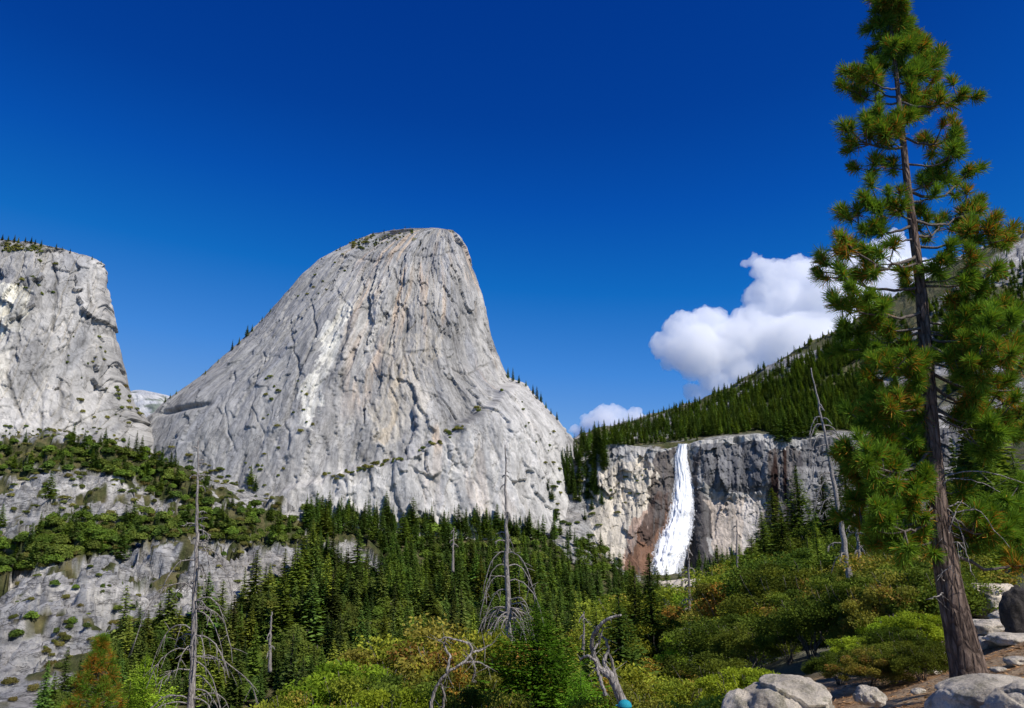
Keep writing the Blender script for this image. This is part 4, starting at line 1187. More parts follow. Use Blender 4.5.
for size, kind, loc, sc, wide, zone in sc_all[:170]:
    d_ = proj(loc.x, loc.y, loc.z)
    tone = ['green', 'mid green', 'olive brown'][FARSHRUB.index(kind)]
    if loc.y > 1060 and d_[1] < 300: lab, grp = 'shrub growing near the top of the granite', 'shrubs near the granite summits'
    elif d_[0] > 300 and d_[0] < 520: lab, grp = 'shrub on the slanting dome ledge', 'shrubs on the dome ledge'
    elif d_[0] >= 520: lab, grp = 'shrub on pale rock left of the waterfall cliff', 'shrubs beside the waterfall cliff'
    elif d_[1] > 545: lab, grp = 'shrub on the lowest grey slab', 'shrubs on the lowest slab'
    elif d_[1] > 440: lab, grp = 'shrub on the left slope ledges', 'shrubs among the slope ledges'
    else: lab, grp = 'shrub in the steep granite wall', 'shrubs in the granite wall'
    x_ = d_[0]; where = '' if d_[0] >= 520 else next(t for lim, t in ((30, ' at its left end'), (75, ' near its left end'), (120, ' above the orange tinged pine'), (185, ' left of the bent snag'), (245, ' right of the bent snag'), (330, ' left of the pale streak'), (400, ' at its lower end'), (450, ' at its middle'), (520, ' at its upper end'), (9999, '')) if x_ < lim)
    kind.put(loc, sc, ('small ' if size < 4 else '') + tone + ' ' + lab + where, 'shrub', grp, wide=wide)
mass(oaks + sc_all[170:], 'distant_shrubbery', M_BROAD)
# small conifers standing on the domes' edges
def edge_tree(px, guess, hgt, lab, grp):
    for y in np.arange(guess - 25, guess + 60, 1.0):
        h = hit(px, y)
        if h is not None and h.y < 1900:
            h2 = hit(px, y + 1.5) or h
            CON[RNG.integers(8)].put(h2, hgt / 30, lab, 'conifer', grp, wide=1.2); return
for x, g, hh in [(232, 352, 20), (239, 345, 14), (252, 330, 14), (247, 336, 22), (262, 318, 10), (270, 310, 9), (205, 385, 9), (218, 368, 8), (165, 418, 12), (170, 412, 9), (176, 408, 8)]:
    edge_tree(x, g, hh, 'small conifer on the sloping left edge of the tall dome', 'conifers on the left edge of the dome')
for x, g, hh in [(508, 380, 22), (513, 386, 26), (519, 392, 16), (526, 400, 12), (533, 407, 18), (537, 411, 24), (541, 414, 20), (546, 420, 14), (551, 426, 12), (557, 432, 16)]:
    edge_tree(x, g, hh, 'small conifer on the lower right shoulder of the tall dome', 'conifers on the right shoulder of the dome')
for x, g, hh in [(2, 244, 12), (8, 244, 11), (14, 245, 14), (18, 245, 12), (25, 246, 10), (31, 246, 13), (35, 247, 10), (41, 248, 12), (56, 249, 11), (62, 250, 8), (70, 251, 9), (92, 257, 7), (101, 259, 8)]:
    edge_tree(x, g, hh, 'small conifer on the rim of the flat-topped cliff', 'conifers on the rim of the flat-topped cliff')
for x, g, hh in [(352, 241, 9), (362, 238, 8), (373, 235, 9), (384, 232, 9), (394, 230, 8), (405, 228, 10), (410, 228, 9), (340, 245, 8)]:
    edge_tree(x, g, hh, 'tiny conifer on the summit of the tall dome', 'conifers on the dome summit')

# ------------------------------------------------------------------ placing by distance
def ground_at(px, d):
    z = float(H(np.array(0.0), np.array(float(d))))
    for _ in range(6):
        x = (px - 512) / F * (d * CP + z * SP)
        z = float(H(np.array(x), np.array(float(d))))
    return Vector((x, d, z))
def stand(kind, px, top, d, label, cat, group=None, wide=1.0, lean=(0, 0), sink=0.0):
    g = ground_at(px, d)
    h = slope(top) * d - g.z
    g.z -= sink
    return kind.put(g, (h + sink) / kind.height, label, cat, group, wide=wide, lean=lean)

# nearer conifers on the slope in front of the waterfall
near_con = [
    (655, 553, 170, 0, 'dark feathery conifer with its top against the foot of the waterfall'),
    (638, 566, 185, 1, 'slim conifer just left of the foot of the waterfall'),
    (622, 590, 150, 2, 'broad dark conifer behind the twisted dead trunk'),
    (598, 604, 150, 1, 'narrow conifer above the top of the twisted dead trunk'),
    (722, 545, 260, 1, 'conifer in front of the pale wall right of the waterfall'),
    (738, 560, 240, 2, 'spreading conifer right of the rock outcrop'),
    (752, 552, 260, 0, 'conifer left of the tall stand below the stained wall'),
    (846, 500, 210, 2, 'dense conifer right of the leaning snag halfway up'),
    (822, 512, 240, 0, 'full conifer directly left of the leaning snag'),
    (868, 488, 190, 1, 'tall conifer between the leaning snag and the great pine'),
    (806, 466, 300, 2, 'broad tall conifer left behind the leaning snag'),
    (832, 474, 260, 0, 'broad conifer right behind the leaning snag'),
    (856, 462, 230, 2, 'thick conifer against the dark rock right of the snag'),
    (880, 452, 200, 0, 'tall thick conifer close behind the left boughs of the pine'),
    (905, 450, 165, 2, 'tall thick conifer directly left of the pine trunk'),
    (780, 488, 330, 0, 'tallest conifer in front of the dark stained wall'),
    (768, 512, 300, 2, 'second tallest conifer in front of the dark stained wall'),
    (798, 498, 300, 1, 'slender tall conifer by the dark stained wall'),
    (810, 530, 240, 2, 'bushy conifer left of the leaning snag'),
    (835, 540, 220, 0, 'dark conifer behind the base of the leaning snag'),
    (860, 520, 200, 2, 'dark conifer between leaning snag and great pine'),
    (885, 505, 180, 1, 'dark conifer close left of the great pine'),
    (960, 470, 75, 2, 'dark conifer behind the trunk of the great pine'),
    (1000, 440, 70, 0, 'dark conifer behind the right side of the great pine'),
    (1030, 452, 60, 2, 'dense conifer at the edge behind the great pine'),
    (985, 500, 55, 1, 'young conifer above the white boulder'),
    (920, 520, 90, 0, 'dark conifer behind the left side of the great pine trunk')]
for px, top, d, k, lab in near_con:
    stand(CON_NEAR[k], px, top, d, lab, 'conifer', 'conifers on the slope before the waterfall', wide=RNG.uniform(1.6, 2.2))

for x, y in spaced([(635, 650), (690, 640), (750, 596), (880, 572), (885, 600), (770, 625), (700, 665), (640, 690)], 42, 9):
    h = hit(x, y)
    if h is None or h.y < 45 or in_poly(x, y, [(660, 590), (738, 584), (748, 640), (735, 690), (668, 690)]): continue
    ap = RNG.uniform(42, 84)
    side = 'left of the rock outcrop' if x < 672 else ('behind the rock outcrop' if x < 730 else ('below the dark stained wall' if x < 810 else 'around the leaning snag'))
    CON_NEAR[RNG.integers(3)].put(h, ap * h.y / F / 18, ('tall' if ap > 62 else 'low') + ' conifer among the shrubs ' + side, 'conifer', 'conifers among the shrubs of the right slope', wide=RNG.uniform(1.5, 2.3))
# the bright young fir low in the middle
V, Q, c = conifer_crown(5.5, 2.7, 74, 19, 30, base=0.02, droop=-0.02, power=0.72, c1=(0.030, 0.074, 0.009), c2=(0.110, 0.205, 0.024), gap=0.18, size=0.19, tipup=0.15)
FIR = Kind('young_fir', [('crown', mesh_np('crown', V, Q, c), M_CONIFER), ('trunk', trunk_mesh(5.5, 0.06, top=0.99), M_TWIG)], 5.5)
stand(FIR, 538, 600, 22, 'bright green young fir right of the straight grey snag', 'fir', wide=1.25)
stand(FIR, 583, 668, 19, 'small bright green fir between the large fir and the twisted trunk', 'fir')
stand(FIR, 128, 655, 60, 'small light green fir beside the bent grey snag', 'fir')
stand(FIR, 112, 680, 50, 'smaller light green fir next to the orange tinged pine', 'fir')

# shrubs in front of the valley
shr = [
    (OLIVE, 430, 608, 26, 1.2, 'olive shrub with the highest top in the central thicket'), (YELLOW, 392, 622, 27, 1.2, 'yellow green shrub left of the highest top of the thicket'), (YELLOW, 470, 618, 24, 1.0, 'yellowish shrub behind the tangled dead branches'),
    (BRIGHT, 358, 642, 22, 1.2, 'bright green shrub at the left of the central thicket'), (YELLOW, 325, 668, 20, 1.1, 'yellow green shrub at the lower left of the thicket'), (BRIGHT, 292, 690, 19, 1.2, 'low bright shrub at the left end of the thicket'),
    (DARKS, 408, 664, 20, 1.2, 'dark shrub in the hollow of the central thicket'), (OLIVE, 500, 640, 27, 1.1, 'olive shrub below the straight grey snag'), (ORANGE, 452, 650, 21, 0.9, 'rusty shrub below the highest top of the thicket'),
    (BRIGHT, 380, 672, 17, 1.1, 'bright shrub below the dark hollow of the thicket'), (DARKS, 468, 676, 18, 1.1, 'dark shrub left of the young fir'), (BRIGHT, 340, 690, 15, 1.1, 'bright shrub at the bottom left of the thicket'),
    (OLIVE, 510, 684, 15, 0.9, 'olive shrub in front of the young fir'), (YELLOW, 590, 690, 14, 0.9, 'yellow green shrub left of the twisted trunk base'), (YELLOW, 650, 655, 26, 1.5, 'yellow green shrub right of the twisted dead trunk'),
    (YELLOW, 680, 668, 24, 1.3, 'yellow green shrub behind the big boulder'), (ORANGE, 622, 668, 24, 1.1, 'golden shrub behind the turquoise cap'), (YELLOW, 700, 686, 13, 1.1, 'pale leafy shrub left of the big boulder'),
    (BRIGHT, 665, 692, 12, 1.0, 'low green shrub right of the turquoise cap'), (DARKS, 720, 645, 26, 1.4, 'dark shrub above the big boulder'), (BRIGHT, 745, 655, 22, 1.1, 'bright shrub just above the big boulder'),
    (BRIGHT, 706, 650, 38, 1.0, 'bright green shrub below the rock outcrop'), (ORANGE, 738, 572, 75, 1.2, 'orange shrub right of the rock outcrop'), (DARKS, 735, 606, 48, 1.5, 'dark shrub below the orange shrub'),
    (OLIVE, 265, 700, 14, 1.0, 'olive shrub beside the bent grey snag')]
for k, px, top, d, w, lab in shr:
    stand(k, px, top, d, lab, 'shrub', 'shrubs of the near thickets', wide=w, sink=0.2)
CLEAR = [(660, 590), (738, 584), (748, 622), (722, 668), (672, 672), (660, 640)]
def shrub_field(poly, n, kinds, lo, hi, gap, place, wide=1.15):
    names = {id(OLIVE): 'olive', id(DARKS): 'dark green', id(BRIGHT): 'bright green', id(ORANGE): 'orange tinged', id(YELLOW): 'yellow green'}
    for x, y in spaced(poly, n, gap):
        h = hit(x, y)
        if h is None or in_poly(x, y, CLEAR): continue
        k = kinds[RNG.integers(len(kinds))]; hg = RNG.uniform(lo, hi) * h.y / F
        ap = hg / h.y * F
        size = 'tall ' if ap > lo + 0.66 * (hi - lo) else ('low ' if ap < lo + 0.33 * (hi - lo) else '')
        spot = next(t for lim, t in ((668, ', near the outcrop'), (705, ', below the outcrop'), (745, ', right of the outcrop'), (785, ', above the big boulder'), (825, ', under the stained wall'), (865, ', by the leaning snag'), (905, ', near the pine'), (945, ', next to the pine trunk'), (985, ', right of the pine trunk'), (3000, ', at the white boulder')) if x < lim)
        k.put(h - Vector((0, 0, 0.1)), hg / 2.4, size + names[id(k)] + ' shrub ' + place + spot, 'shrub', 'shrubs on the right slope', wide=RNG.uniform(0.9, 1.3) * wide)
shrub_field([(640, 700), (660, 660), (740, 620), (780, 640), (770, 680), (730, 690)], 14, [YELLOW, BRIGHT, DARKS], 40, 90, 13, 'on the lower slope')
shrub_field([(740, 600), (800, 580), (900, 575), (930, 590), (900, 612), (780, 630)], 30, [OLIVE, DARKS, ORANGE, DARKS], 34, 70, 11, 'on the upper slope')
shrub_field([(770, 640), (900, 610), (945, 620), (930, 650), (790, 670)], 22, [OLIVE, OLIVE, DARKS, DARKS], 50, 95, 14, 'in the middle thicket')
shrub_field([(830, 675), (900, 650), (930, 660), (925, 685), (850, 695)], 10, [BRIGHT, DARKS, OLIVE], 30, 55, 13, 'at the bottom of the slope')
shrub_field([(945, 560), (1024, 530), (1040, 560), (1000, 575), (955, 600)], 16, [BRIGHT, OLIVE, DARKS, BRIGHT], 34, 60, 9, 'behind the pine')
shrub_field([(640, 640), (740, 560), (860, 550), (960, 530), (960, 560), (780, 600), (660, 690)], 34, [OLIVE, DARKS, BRIGHT, YELLOW], 20, 36, 9, 'on the far slope')

# ------------------------------------------------------------------ boulders
def boulder(px, py, wpx, d, flat, label, seed, mat=M_BOULDER, rot=0.0, name='boulder', deep=0.9, z=None, group=None, sub=5):
    import bmesh
    bm = bmesh.new(); bmesh.ops.create_icosphere(bm, subdivisions=sub, radius=1.0)
    co = np.array([v.co[:] for v in bm.verts])
    fac = facets(co[:, 0] * 1.2 + co[:, 1] * .5, co[:, 2] * 1.2 - co[:, 1] * .7, seed, 1.2) * 0.07
    rr = 1 + fbm(co[:, 0] * .9, co[:, 1] * .9, co[:, 2] * .9, 3, seed) * 0.42 + fac + fbm(co[:, 0] * 5, co[:, 1] * 5, co[:, 2] * 5, 4, seed + 5) * 0.06
    co = np.sign(co) * np.abs(co) ** 0.85 * rr[:, None]
    r = wpx * d / F / 2
    for v, p in zip(bm.verts, co): v.co = Vector((p[0] * r, p[1] * r * deep, p[2] * r * flat))
    me = bpy.data.meshes.new(name); bm.to_mesh(me); bm.free()
    me.polygons.foreach_set('use_smooth', np.ones(len(me.polygons), bool))
    o = link(name, me, mat)
    c = P(px, py, d)
    o.location = c; o.rotation_euler = (0, 0, rot)
    set_props(o, label, 'boulder', group)
    return o
boulder(784, 712, 92, 8.0, 0.75, 'large pale rounded boulder at the bottom below the dark shrubs', 11, rot=0.4, sub=6)
boulder(808, 690, 26, 9.0, 0.7, 'small grey boulder against the right side of the large pale one', 12)
boulder(868, 697, 26, 10.5, 0.7, 'grey boulder half hidden under the low green shrub', 13)
def slope_rock(px, base, wpx, flat, label, seed, **kw):
    """a rock whose foot stands where the eye meets the slope"""
    h = hit(px, base)
    return boulder(px, base - wpx * flat * 0.36, wpx, h.y, flat, label, seed, **kw)
slope_rock(1000, 612, 56, 0.62, 'bright white boulder behind the great pine trunk', 14, mat=mat_boulder('sunlight_tinted_rock', (1.2, 1.18, 1.14)))  # sunlight put into the tint: boulder granite made paler
slope_rock(976, 618, 26, 0.5, 'brown shaded rock just under the bright white boulder', 15, mat=mat_boulder('brown_shade_tinted_rock', (0.40, 0.33, 0.28)))  # brown stone tint, darkened to carry the rock's shade
slope_rock(1024, 636, 36, 1.6, 'rounded boulder, near-black with painted shade, standing at the edge beside the white one', 16, mat=M_SHADEROCK, deep=0.7)
boulder(1004, 706, 112, 6.6, 0.42, 'broad lichen-covered slab in front of the great pine base', 17, rot=0.5, sub=6)
boulder(1034, 712, 70, 5.8, 0.75, 'bluish grey rock beyond the lichen-covered slab', 18, sub=6)
for i, (px, py, w, d, f, lab) in enumerate([
    (995, 628, 48, 15.0, 0.30, 'flat tan rock below the near-black boulder'), (1012, 640, 46, 13.6, 0.28, 'flat pale rock on the litter under the near-black boulder'),
    (968, 622, 24, 16.5, 0.4, 'small rock between white boulder and pine trunk'), (985, 644, 26, 13.6, 0.5, 'dark notched rock right of the pine trunk'),
    (958, 634, 18, 15.5, 0.4, 'small grey rock close behind the pine trunk'), (1005, 616, 28, 17.0, 0.35, 'low rock in front of the white boulder'),
    (975, 656, 16, 12.4, 0.4, 'fist-sized stone right of the pine trunk'), (1018, 660, 22, 11.6, 0.4, 'pale stone on the litter at the edge'),
    (935, 670, 12, 12.6, 0.5, 'little stone left of the pine trunk'), (918, 690, 12, 11.2, 0.5, 'little stone in the needles left of the pine'),
    (945, 655, 16, 14.0, 0.4, 'thin stone left of the trunk by the green shrub'), (999, 668, 14, 11.2, 0.4, 'small stone behind the lichen-covered slab')]):
    slope_rock(px, py + 4, w, f, lab, 30 + i, group='rocks on the needle-covered slope', sub=4)
for i, (px, py, w, f, lab) in enumerate([
    (672, 596, 26, 0.7, 'dark topped block at the upper left of the outcrop'), (690, 600, 34, 0.6, 'broad grey block at the top of the outcrop'), (706, 596, 24, 0.6, 'grey block at the upper right of the outcrop'),
    (680, 622, 30, 0.8, 'pinkish block in the middle of the outcrop'), (692, 636, 22, 0.6, 'pink block low on the outcrop'), (674, 640, 18, 0.5, 'pink block at the lower left of the outcrop'),
    (718, 606, 22, 0.6, 'grey block at the right end of the outcrop'), (797, 570, 26, 0.6, 'blue grey boulder among the shrubs below the tall conifers'), (752, 592, 16, 0.6, 'grey rock right of the orange shrub'), (704, 612, 26, .6, 'grey slab right of the pinkish block')]):
    h = hit(px, py)
    boulder(px, py, w * 1.5, h.y, f * 1.1, lab, 60 + i, group='rocks of the outcrop on the right slope', sub=4)

# ------------------------------------------------------------------ dead trees
def wpts(pts, d):
    """picture positions, each at its distance, to points in the world"""
    return np.array([P(p[0], p[1], p[2] if len(p) > 2 else d) for p in pts])
def smooth_path(p, n, wob=0.0):
    t = np.linspace(0, 1, len(p)); q = np.linspace(0, 1, n)
    r = np.array([np.interp(q, t, p[:, i]) for i in range(3)]).T
    for _ in range(max(1, n // (2 * len(p)))):
        r[1:-1] = (r[:-2] + r[1:-1] * 2 + r[2:]) / 4
    if wob: r[1:-1] += RNG.normal(0, wob, (n - 2, 3))
    return r

def snag(name, path, d, w0, w1, arms, label, mat, twig=1.0, seedlen=1.0):
    p = smooth_path(wpts(path, d), 26, 0.0)
    base = Vector(p[0])
    e = bpy.data.objects.new(name, None); COL.objects.link(e); e.location = base
    set_props(e, label, 'dead tree')
    mb = MB(); r = np.linspace(w0, w1, 26) / 2 * d / F
    p0 = p - np.array(base); p0[1:-1, :2] += RNG.normal(0, 0.10 * w0 * d / F, (24, 2)) * 0.6
    mb.tube(p0, r, 9, jitter=0.05)
    link('trunk', mb.mesh('trunk'), mat, e)
    for (f, az, L, up, drop) in arms:       # fraction of the height, direction, reach in picture units, first rise, final fall
        i = f * 25; k = int(min(24, i)); q = p0[k] + (p0[k + 1] - p0[k]) * (i - k)
        Lm = L * d / F
        t = np.linspace(0, 1, 12)
        out = np.array([math.cos(az), math.sin(az), 0.0])
        b = q + out[None] * (Lm * (t - 0.12 * t ** 3))[:, None] + np.array([0, 0, 1.0])[None] * (Lm * (up * t - drop * t ** 2.3))[:, None]
        b[1:] += np.cumsum(RNG.normal(0, 0.012 * Lm, (11, 3)), 0)
        r0 = max(0.22 * r[k], 0.0009 * d) * twig * 0.85
        mb = MB(); mb.tube(b, r0 * np.linspace(1, 0.28, 12) + 0.0002 * d, 5)
        for j in range(RNG.integers(4, 10)):
            kk = RNG.integers(3, 11); dv = unit(b[kk] - b[kk - 1]) * RNG.uniform(.2, .7) + np.array([0, 0, RNG.uniform(-1.0, .3)]) + RNG.normal(0, .35, 3)
            l2 = Lm * RNG.uniform(0.10, 0.34)
            tt = np.linspace(0, 1, 5)[:, None]
            mb.tube(b[kk] + unit(dv) * l2 * tt + np.array([0, 0, -0.2 * l2]) * tt ** 2, r0 * np.linspace(0.5, 0.2, 5) + 0.0001 * d, 4)
        link('branch', mb.mesh('branch'), mat, e)
    return e
def arms(n, lo, hi, Lf, up=(0.1, 0.5), drop=(0.5, 1.1), sides=None):
    out = []
    for i in range(n):
        f = RNG.uniform(lo, hi)
        az = RNG.uniform(0, 6.28) if sides is None else (0 if RNG.random() < .5 else math.pi) + RNG.uniform(-sides, sides)
        out.append((f, az, Lf(f) * RNG.uniform(.6, 1.15), RNG.uniform(*up), RNG.uniform(*drop)))
    return out
snag('dead_tree', [(188, 760), (191, 700), (194, 640), (196, 560), (197, 500), (198, 440)], 25, 8.5, 1.0,
     [(0.52, 3.3, 60, 0.75, 1.7), (0.42, 3.0, 52, 0.7, 1.5), (0.36, 3.2, 46, 0.5, 1.2), (0.50, -.1, 50, 0.5, 1.6), (0.34, 0.1, 85, 0.1, 0.75), (0.33, -.3, 44, 0.1, 1.6), (0.47, 0.2, 34, 0.2, 1.5), (0.28, .2, 40, .1, 1.3), (0.2, 3.2, 50, .5, 1.0), (0.60, 3.5, 34, .4, 1.3), (0.63, .3, 40, .5, 1.5)]
     + arms(20, 0.18, 0.66, lambda f: 46 * (1 - f) + 10) + arms(22, 0.6, 0.98, lambda f: 42 * (1.02 - f) + 3, (0.1, 0.8), (0.2, 0.9)), 'bent grey snag with long drooping branches below the left slabs', M_DEAD)
snag('dead_tree', [(510, 690), (509, 620), (507, 560), (506, 500), (505, 445)], 34, 7.5, 1.0,
     [(0.47, 3.1, 26, .7, 2.2), (0.47, .1, 34, .4, 1.6), (0.42, 3.3, 30, .7, 2.0), (0.41, 0, 40, .4, 1.5), (0.37, 3.0, 26, .5, 1.6), (0.30, 3.2, 34, .4, 1.2), (0.30, 0.1, 24, .2, 1.3), (0.53, .1, 30, .3, 1.9), (.53, 3.2, 24, .4, 2.0)]
     + arms(18, 0.24, 0.33, lambda f: 34, (0.1, .6), (0.6, 1.4)) + arms(14, 0.45, 0.95, lambda f: 24 * (1 - f) + 2, (.1, .5), (.3, 1.)), 'straight grey snag with arched bare branches before the great dome', M_DEAD)
snag('dead_tree', [(852, 590), (843, 540), (832, 470), (822, 420), (811, 368)], 45, 6.5, 1.0,
     [(0.72, 3.1, 20, .8, 2.6), (0.72, 0, 24, .3, 1.9), (0.66, 3.1, 22, .7, 2.2), (0.67, .1, 22, .4, 2.2), (0.62, 3.2, 20, .6, 2.4), (0.62, 0, 20, .4, 2.0), (0.48, .1, 34, .3, 1.2), (0.46, 3.2, 26, .6, 1.8), (.40, 3.1, 20, .3, 1.2), (.76, 3.1, 17, .6, 2.0)]
     + arms(16, 0.1, 0.85, lambda f: 22 * (1 - f) + 6), 'leaning pale snag with curled branches before the waterfall cliff', M_DEAD)
snag('dead_tree', [(691, 668), (690, 620), (689, 580), (688, 545)], 90, 4.2, 1.0, arms(18, 0.2, 0.95, lambda f: 13 * (1 - f) + 5, (0, .4), (.2, .8)), 'thin grey snag standing before the rock outcrop', M_DEADFAR)
snag('dead_tree', [(270, 672), (270, 640), (272, 612)], 240, 3.6, 1.2, arms(8, 0.2, 0.95, lambda f: 7), 'grey broken trunk in the forest right of the bent snag', M_DEADFAR)
snag('dead_tree', [(738, 600), (737, 560), (737, 520)], 200, 3.2, 0.9, arms(9, 0.2, 0.95, lambda f: 8), 'thin brown dead trunk left of the tall conifers', M_DEADFAR)
snag('dead_tree', [(453, 572), (453, 550), (454, 528)], 700, 3, 0.8, arms(6, 0.3, 0.95, lambda f: 5), 'faint grey dead tree left of the straight snag', M_DEADFAR)
snag('dead_tree', [(583, 650), (584, 632), (584, 612)], 170, 3.2, 1.0, arms(6, 0.3, 0.95, lambda f: 6), 'short pale dead trunk above the young fir', M_DEADFAR)
snag('dead_tree', [(862, 590), (858, 540), (852, 500)], 60, 5, 1.2, arms(12, 0.2, 0.95, lambda f: 14, (0, .6), (.2, 1.)), 'grey dead trunk close right of the leaning snag', M_DEADFAR)

def dead_limb(name, lines, d, label, w=1.0):
    g = Vector(P(lines[0][0][0], lines[0][0][1], d))
    e = bpy.data.objects.new(name, None); COL.objects.link(e); e.location = g
    set_props(e, label, 'dead tree')
    for i, ln in enumerate(lines):
        pts = [(x, y, d + dd) for x, y, ww, dd in ln]
        n = len(pts) * 5
        p = smooth_path(wpts(pts, d), n, 0.004 * d / 10) - np.array(g)
        r = np.interp(np.linspace(0, 1, n), np.linspace(0, 1, len(ln)), [q[2] for q in ln]) / 2 * d / F * w
        mb = MB(); mb.tube(p, r, 8, jitter=0.08)
        for j in range(9):
            k = RNG.integers(n // 4, n); l2 = RNG.uniform(.08, .3) * d / 13
            tt = np.linspace(0, 1, 5)[:, None]
            mb.tube(p[k] + (unit(RNG.normal(0, 1, 3)) + np.array([0, 0, .2])) * l2 * tt, np.linspace(.5, .15, 5) * min(r[k], .012 * d / 13), 4)
        link('trunk' if i == 0 else 'branch', mb.mesh('trunk' if i == 0 else 'branch'), M_DEAD, e)
dead_limb('dead_tree', [
    [(633, 745, 13, 0), (627, 712, 11, 0), (618, 690, 10.5, 0), (611, 675, 10, 0), (600, 670, 7, 0.1), (594, 656, 6, 0.2), (591, 641, 5, 0.1), (597, 628, 4.5, 0), (607, 619, 3.5, -.1), (621, 615, 2.5, -.2)],
    [(612, 677, 6, 0), (603, 662, 4.5, .2), (609, 650, 3.5, .3), (606, 640, 2.5, .3), (600, 634, 2, .3)],
    [(619, 690, 5, 0), (613, 668, 4, .1), (610, 655, 2.2, .1)],
    [(606, 696, 4, -.1), (601, 682, 4, -.1), (597, 668, 3, 0)],
    [(596, 662, 4, 0), (588, 655, 3, 0), (580, 660, 2, .1)],
    [(594, 650, 3, 0), (600, 640, 2.2, .1), (603, 628, 1.5, .1)]], 13, 'twisted silvery dead trunk rising beside the turquoise cap', 0.85)
dead_limb('dead_tree', [
    [(434, 745, 6, 0), (431, 706, 5, 0), (434, 690, 5, 0), (447, 672, 4.5, -.1), (463, 663, 4, -.1), (473, 652, 4, 0), (470, 643, 3.5, 0), (458, 640, 3, 0), (445, 637, 2.5, 0), (438, 641, 2, 0)],
    [(447, 672, 4, -.1), (450, 655, 3.5, 0), (443, 645, 3, .1), (446, 638, 2, .1)],
    [(473, 652, 3.5, 0), (482, 650, 3, .1), (492, 644, 2, .1)],
    [(470, 655, 3.5, 0), (476, 668, 3, 0), (472, 682, 2.5, .1)],
    [(440, 682, 4, 0), (445, 695, 4, .1), (440, 720, 4, .1)],
    [(463, 663, 3.5, 0), (478, 662, 2.8, 0), (490, 668, 1.8, 0)]], 14.5, 'tangle of bleached dead branches in the central thicket', 0.6)

# ------------------------------------------------------------------ pines with long needles
def tuft(store, c, axis, size, n, dry):
    """a bottle brush of needles round the end of a twig"""
    axis = unit(np.asarray(axis, float))
    t = RNG.uniform(0, 1, n)
    root = c[None] - axis[None] * (size * 0.75 * (1 - t))[:, None]
    d = unit(rnd_unit(n) * RNG.uniform(0.55, 1.25, n)[:, None] + axis[None] * (0.35 + 0.75 * t)[:, None])
    L = size * RNG.uniform(0.7, 1.1, n)
    tip = root + d * L[:, None] + np.array([0, 0, -0.05]) * L[:, None]
    side = unit(np.cross(d, rnd_unit(n))) * (0.0032 + 0.009 * size)
    V = np.stack([root - side, root + side, tip + side * 0.45, tip - side * 0.45], 1).reshape(-1, 3)
    g = np.array([0.070, 0.150, 0.016]) + RNG.random(n)[:, None] * np.array([0.15, 0.20, 0.022])
    o = np.array([0.50, 0.22, 0.035]) * RNG.uniform(0.6, 1.3, n)[:, None]
    isd = (RNG.random(n) < dry) & (t < 0.75)
    col = np.where(isd[:, None], o, g * RNG.uniform(0.8, 1.15))
    store[0].append(V); store[1].append(np.repeat(col, 4, 0))
def needles_mesh(store):
    V = np.vstack(store[0]); return mesh_np('needles', V, np.arange(len(V)).reshape(-1, 4), np.vstack(store[1]))

PD = 11.0
pp = [(977, 712), (966, 660), (952, 600), (940, 530), (933, 460), (929, 400), (925, 340), (921, 290), (914, 235), (908, 190), (903, 140), (898, 90), (893, 45), (889, 8), (888, -18)]
pw = [43, 33, 27, 22, 18, 16, 14, 12, 10, 8.5, 7, 5.5, 4.2, 2.8, 1.5]
trunk_pts = wpts(pp, PD)
pine = bpy.data.objects.new('pine_tree', None); COL.objects.link(pine)
pbase = Vector(trunk_pts[0]); pine.location = pbase
set_props(pine, 'great long-needled pine with furrowed brown trunk rising over the right slope', 'pine tree')
pb = np.array(pbase)
tp_ = smooth_path(trunk_pts, 70) - pb
tr_ = np.interp(np.linspace(0, 1, 70), np.linspace(0, 1, 15), pw) / 2 * PD / F * 0.92
tr_[:4] *= np.array([1.35, 1.22, 1.10, 1.04])
mb = MB(); mb.tube(tp_, tr_, 26, jitter=0.035)
link('trunk', mb.mesh('trunk'), M_BARK, pine)
def trunk_at(py):
    z = np.array([p[1] for p in pp]); k = np.interp(-py, -z, np.arange(15))
    return np.array([np.interp(k, np.arange(15), trunk_pts[:, i]) for i in range(3)]) - pb

targets = []
T1 = [(230, 20), (285, 30), (220, 105), (330, 90), (345, 130), (160, 195), (145, 250), (120, 355), (195, 330), (240, 375), (395, 145), (385, 210), (320, 250), (340, 300), (460, 270), (445, 375), (455, 430), (150, 470), (235, 455), (180, 555), (265, 570), (370, 490), (420, 500), (470, 490), (128, 610), (220, 640), (340, 590), (410, 610), (500, 570), (490, 640), (605, 640), (545, 620), (130, 690), (190, 215), (300, 330)]
T1 += [(262, -8), (236, 8), (270, 20), (255, 55), (290, 70), (210, 60), (250, 120), (305, 130), (225, 160), (270, 200), (330, 190)]
T2 = [(60, 85), (135, 50), (220, 60), (100, 205), (150, 165), (180, 225), (130, 285), (110, 335), (210, 260), (280, 110), (300, 150), (380, 100), (430, 40), (500, 80), (600, 20), (450, 180), (520, 150), (575, 195), (540, 245), (300, 320), (370, 340), (250, 380), (300, 400), (185, 400), (200, 480), (170, 550), (330, 480), (320, 560), (290, 640), (200, 660), (150, 690), (560, 100), (480, 240), (440, 330)]
targets += [(800 + x / 2.83, y / 2.83) for x, y in T1] + [(800 + x / 2.83, 230 + y / 2.83) for x, y in T2]
for x, y in spaced([(945, 320), (1050, 300), (1050, 560), (1000, 560), (950, 520), (938, 400)], 26, 15): targets.append((x, y))
for x, y in spaced([(838, 440), (915, 380), (925, 500), (900, 560), (842, 545)], 24, 12): targets.append((x, y))
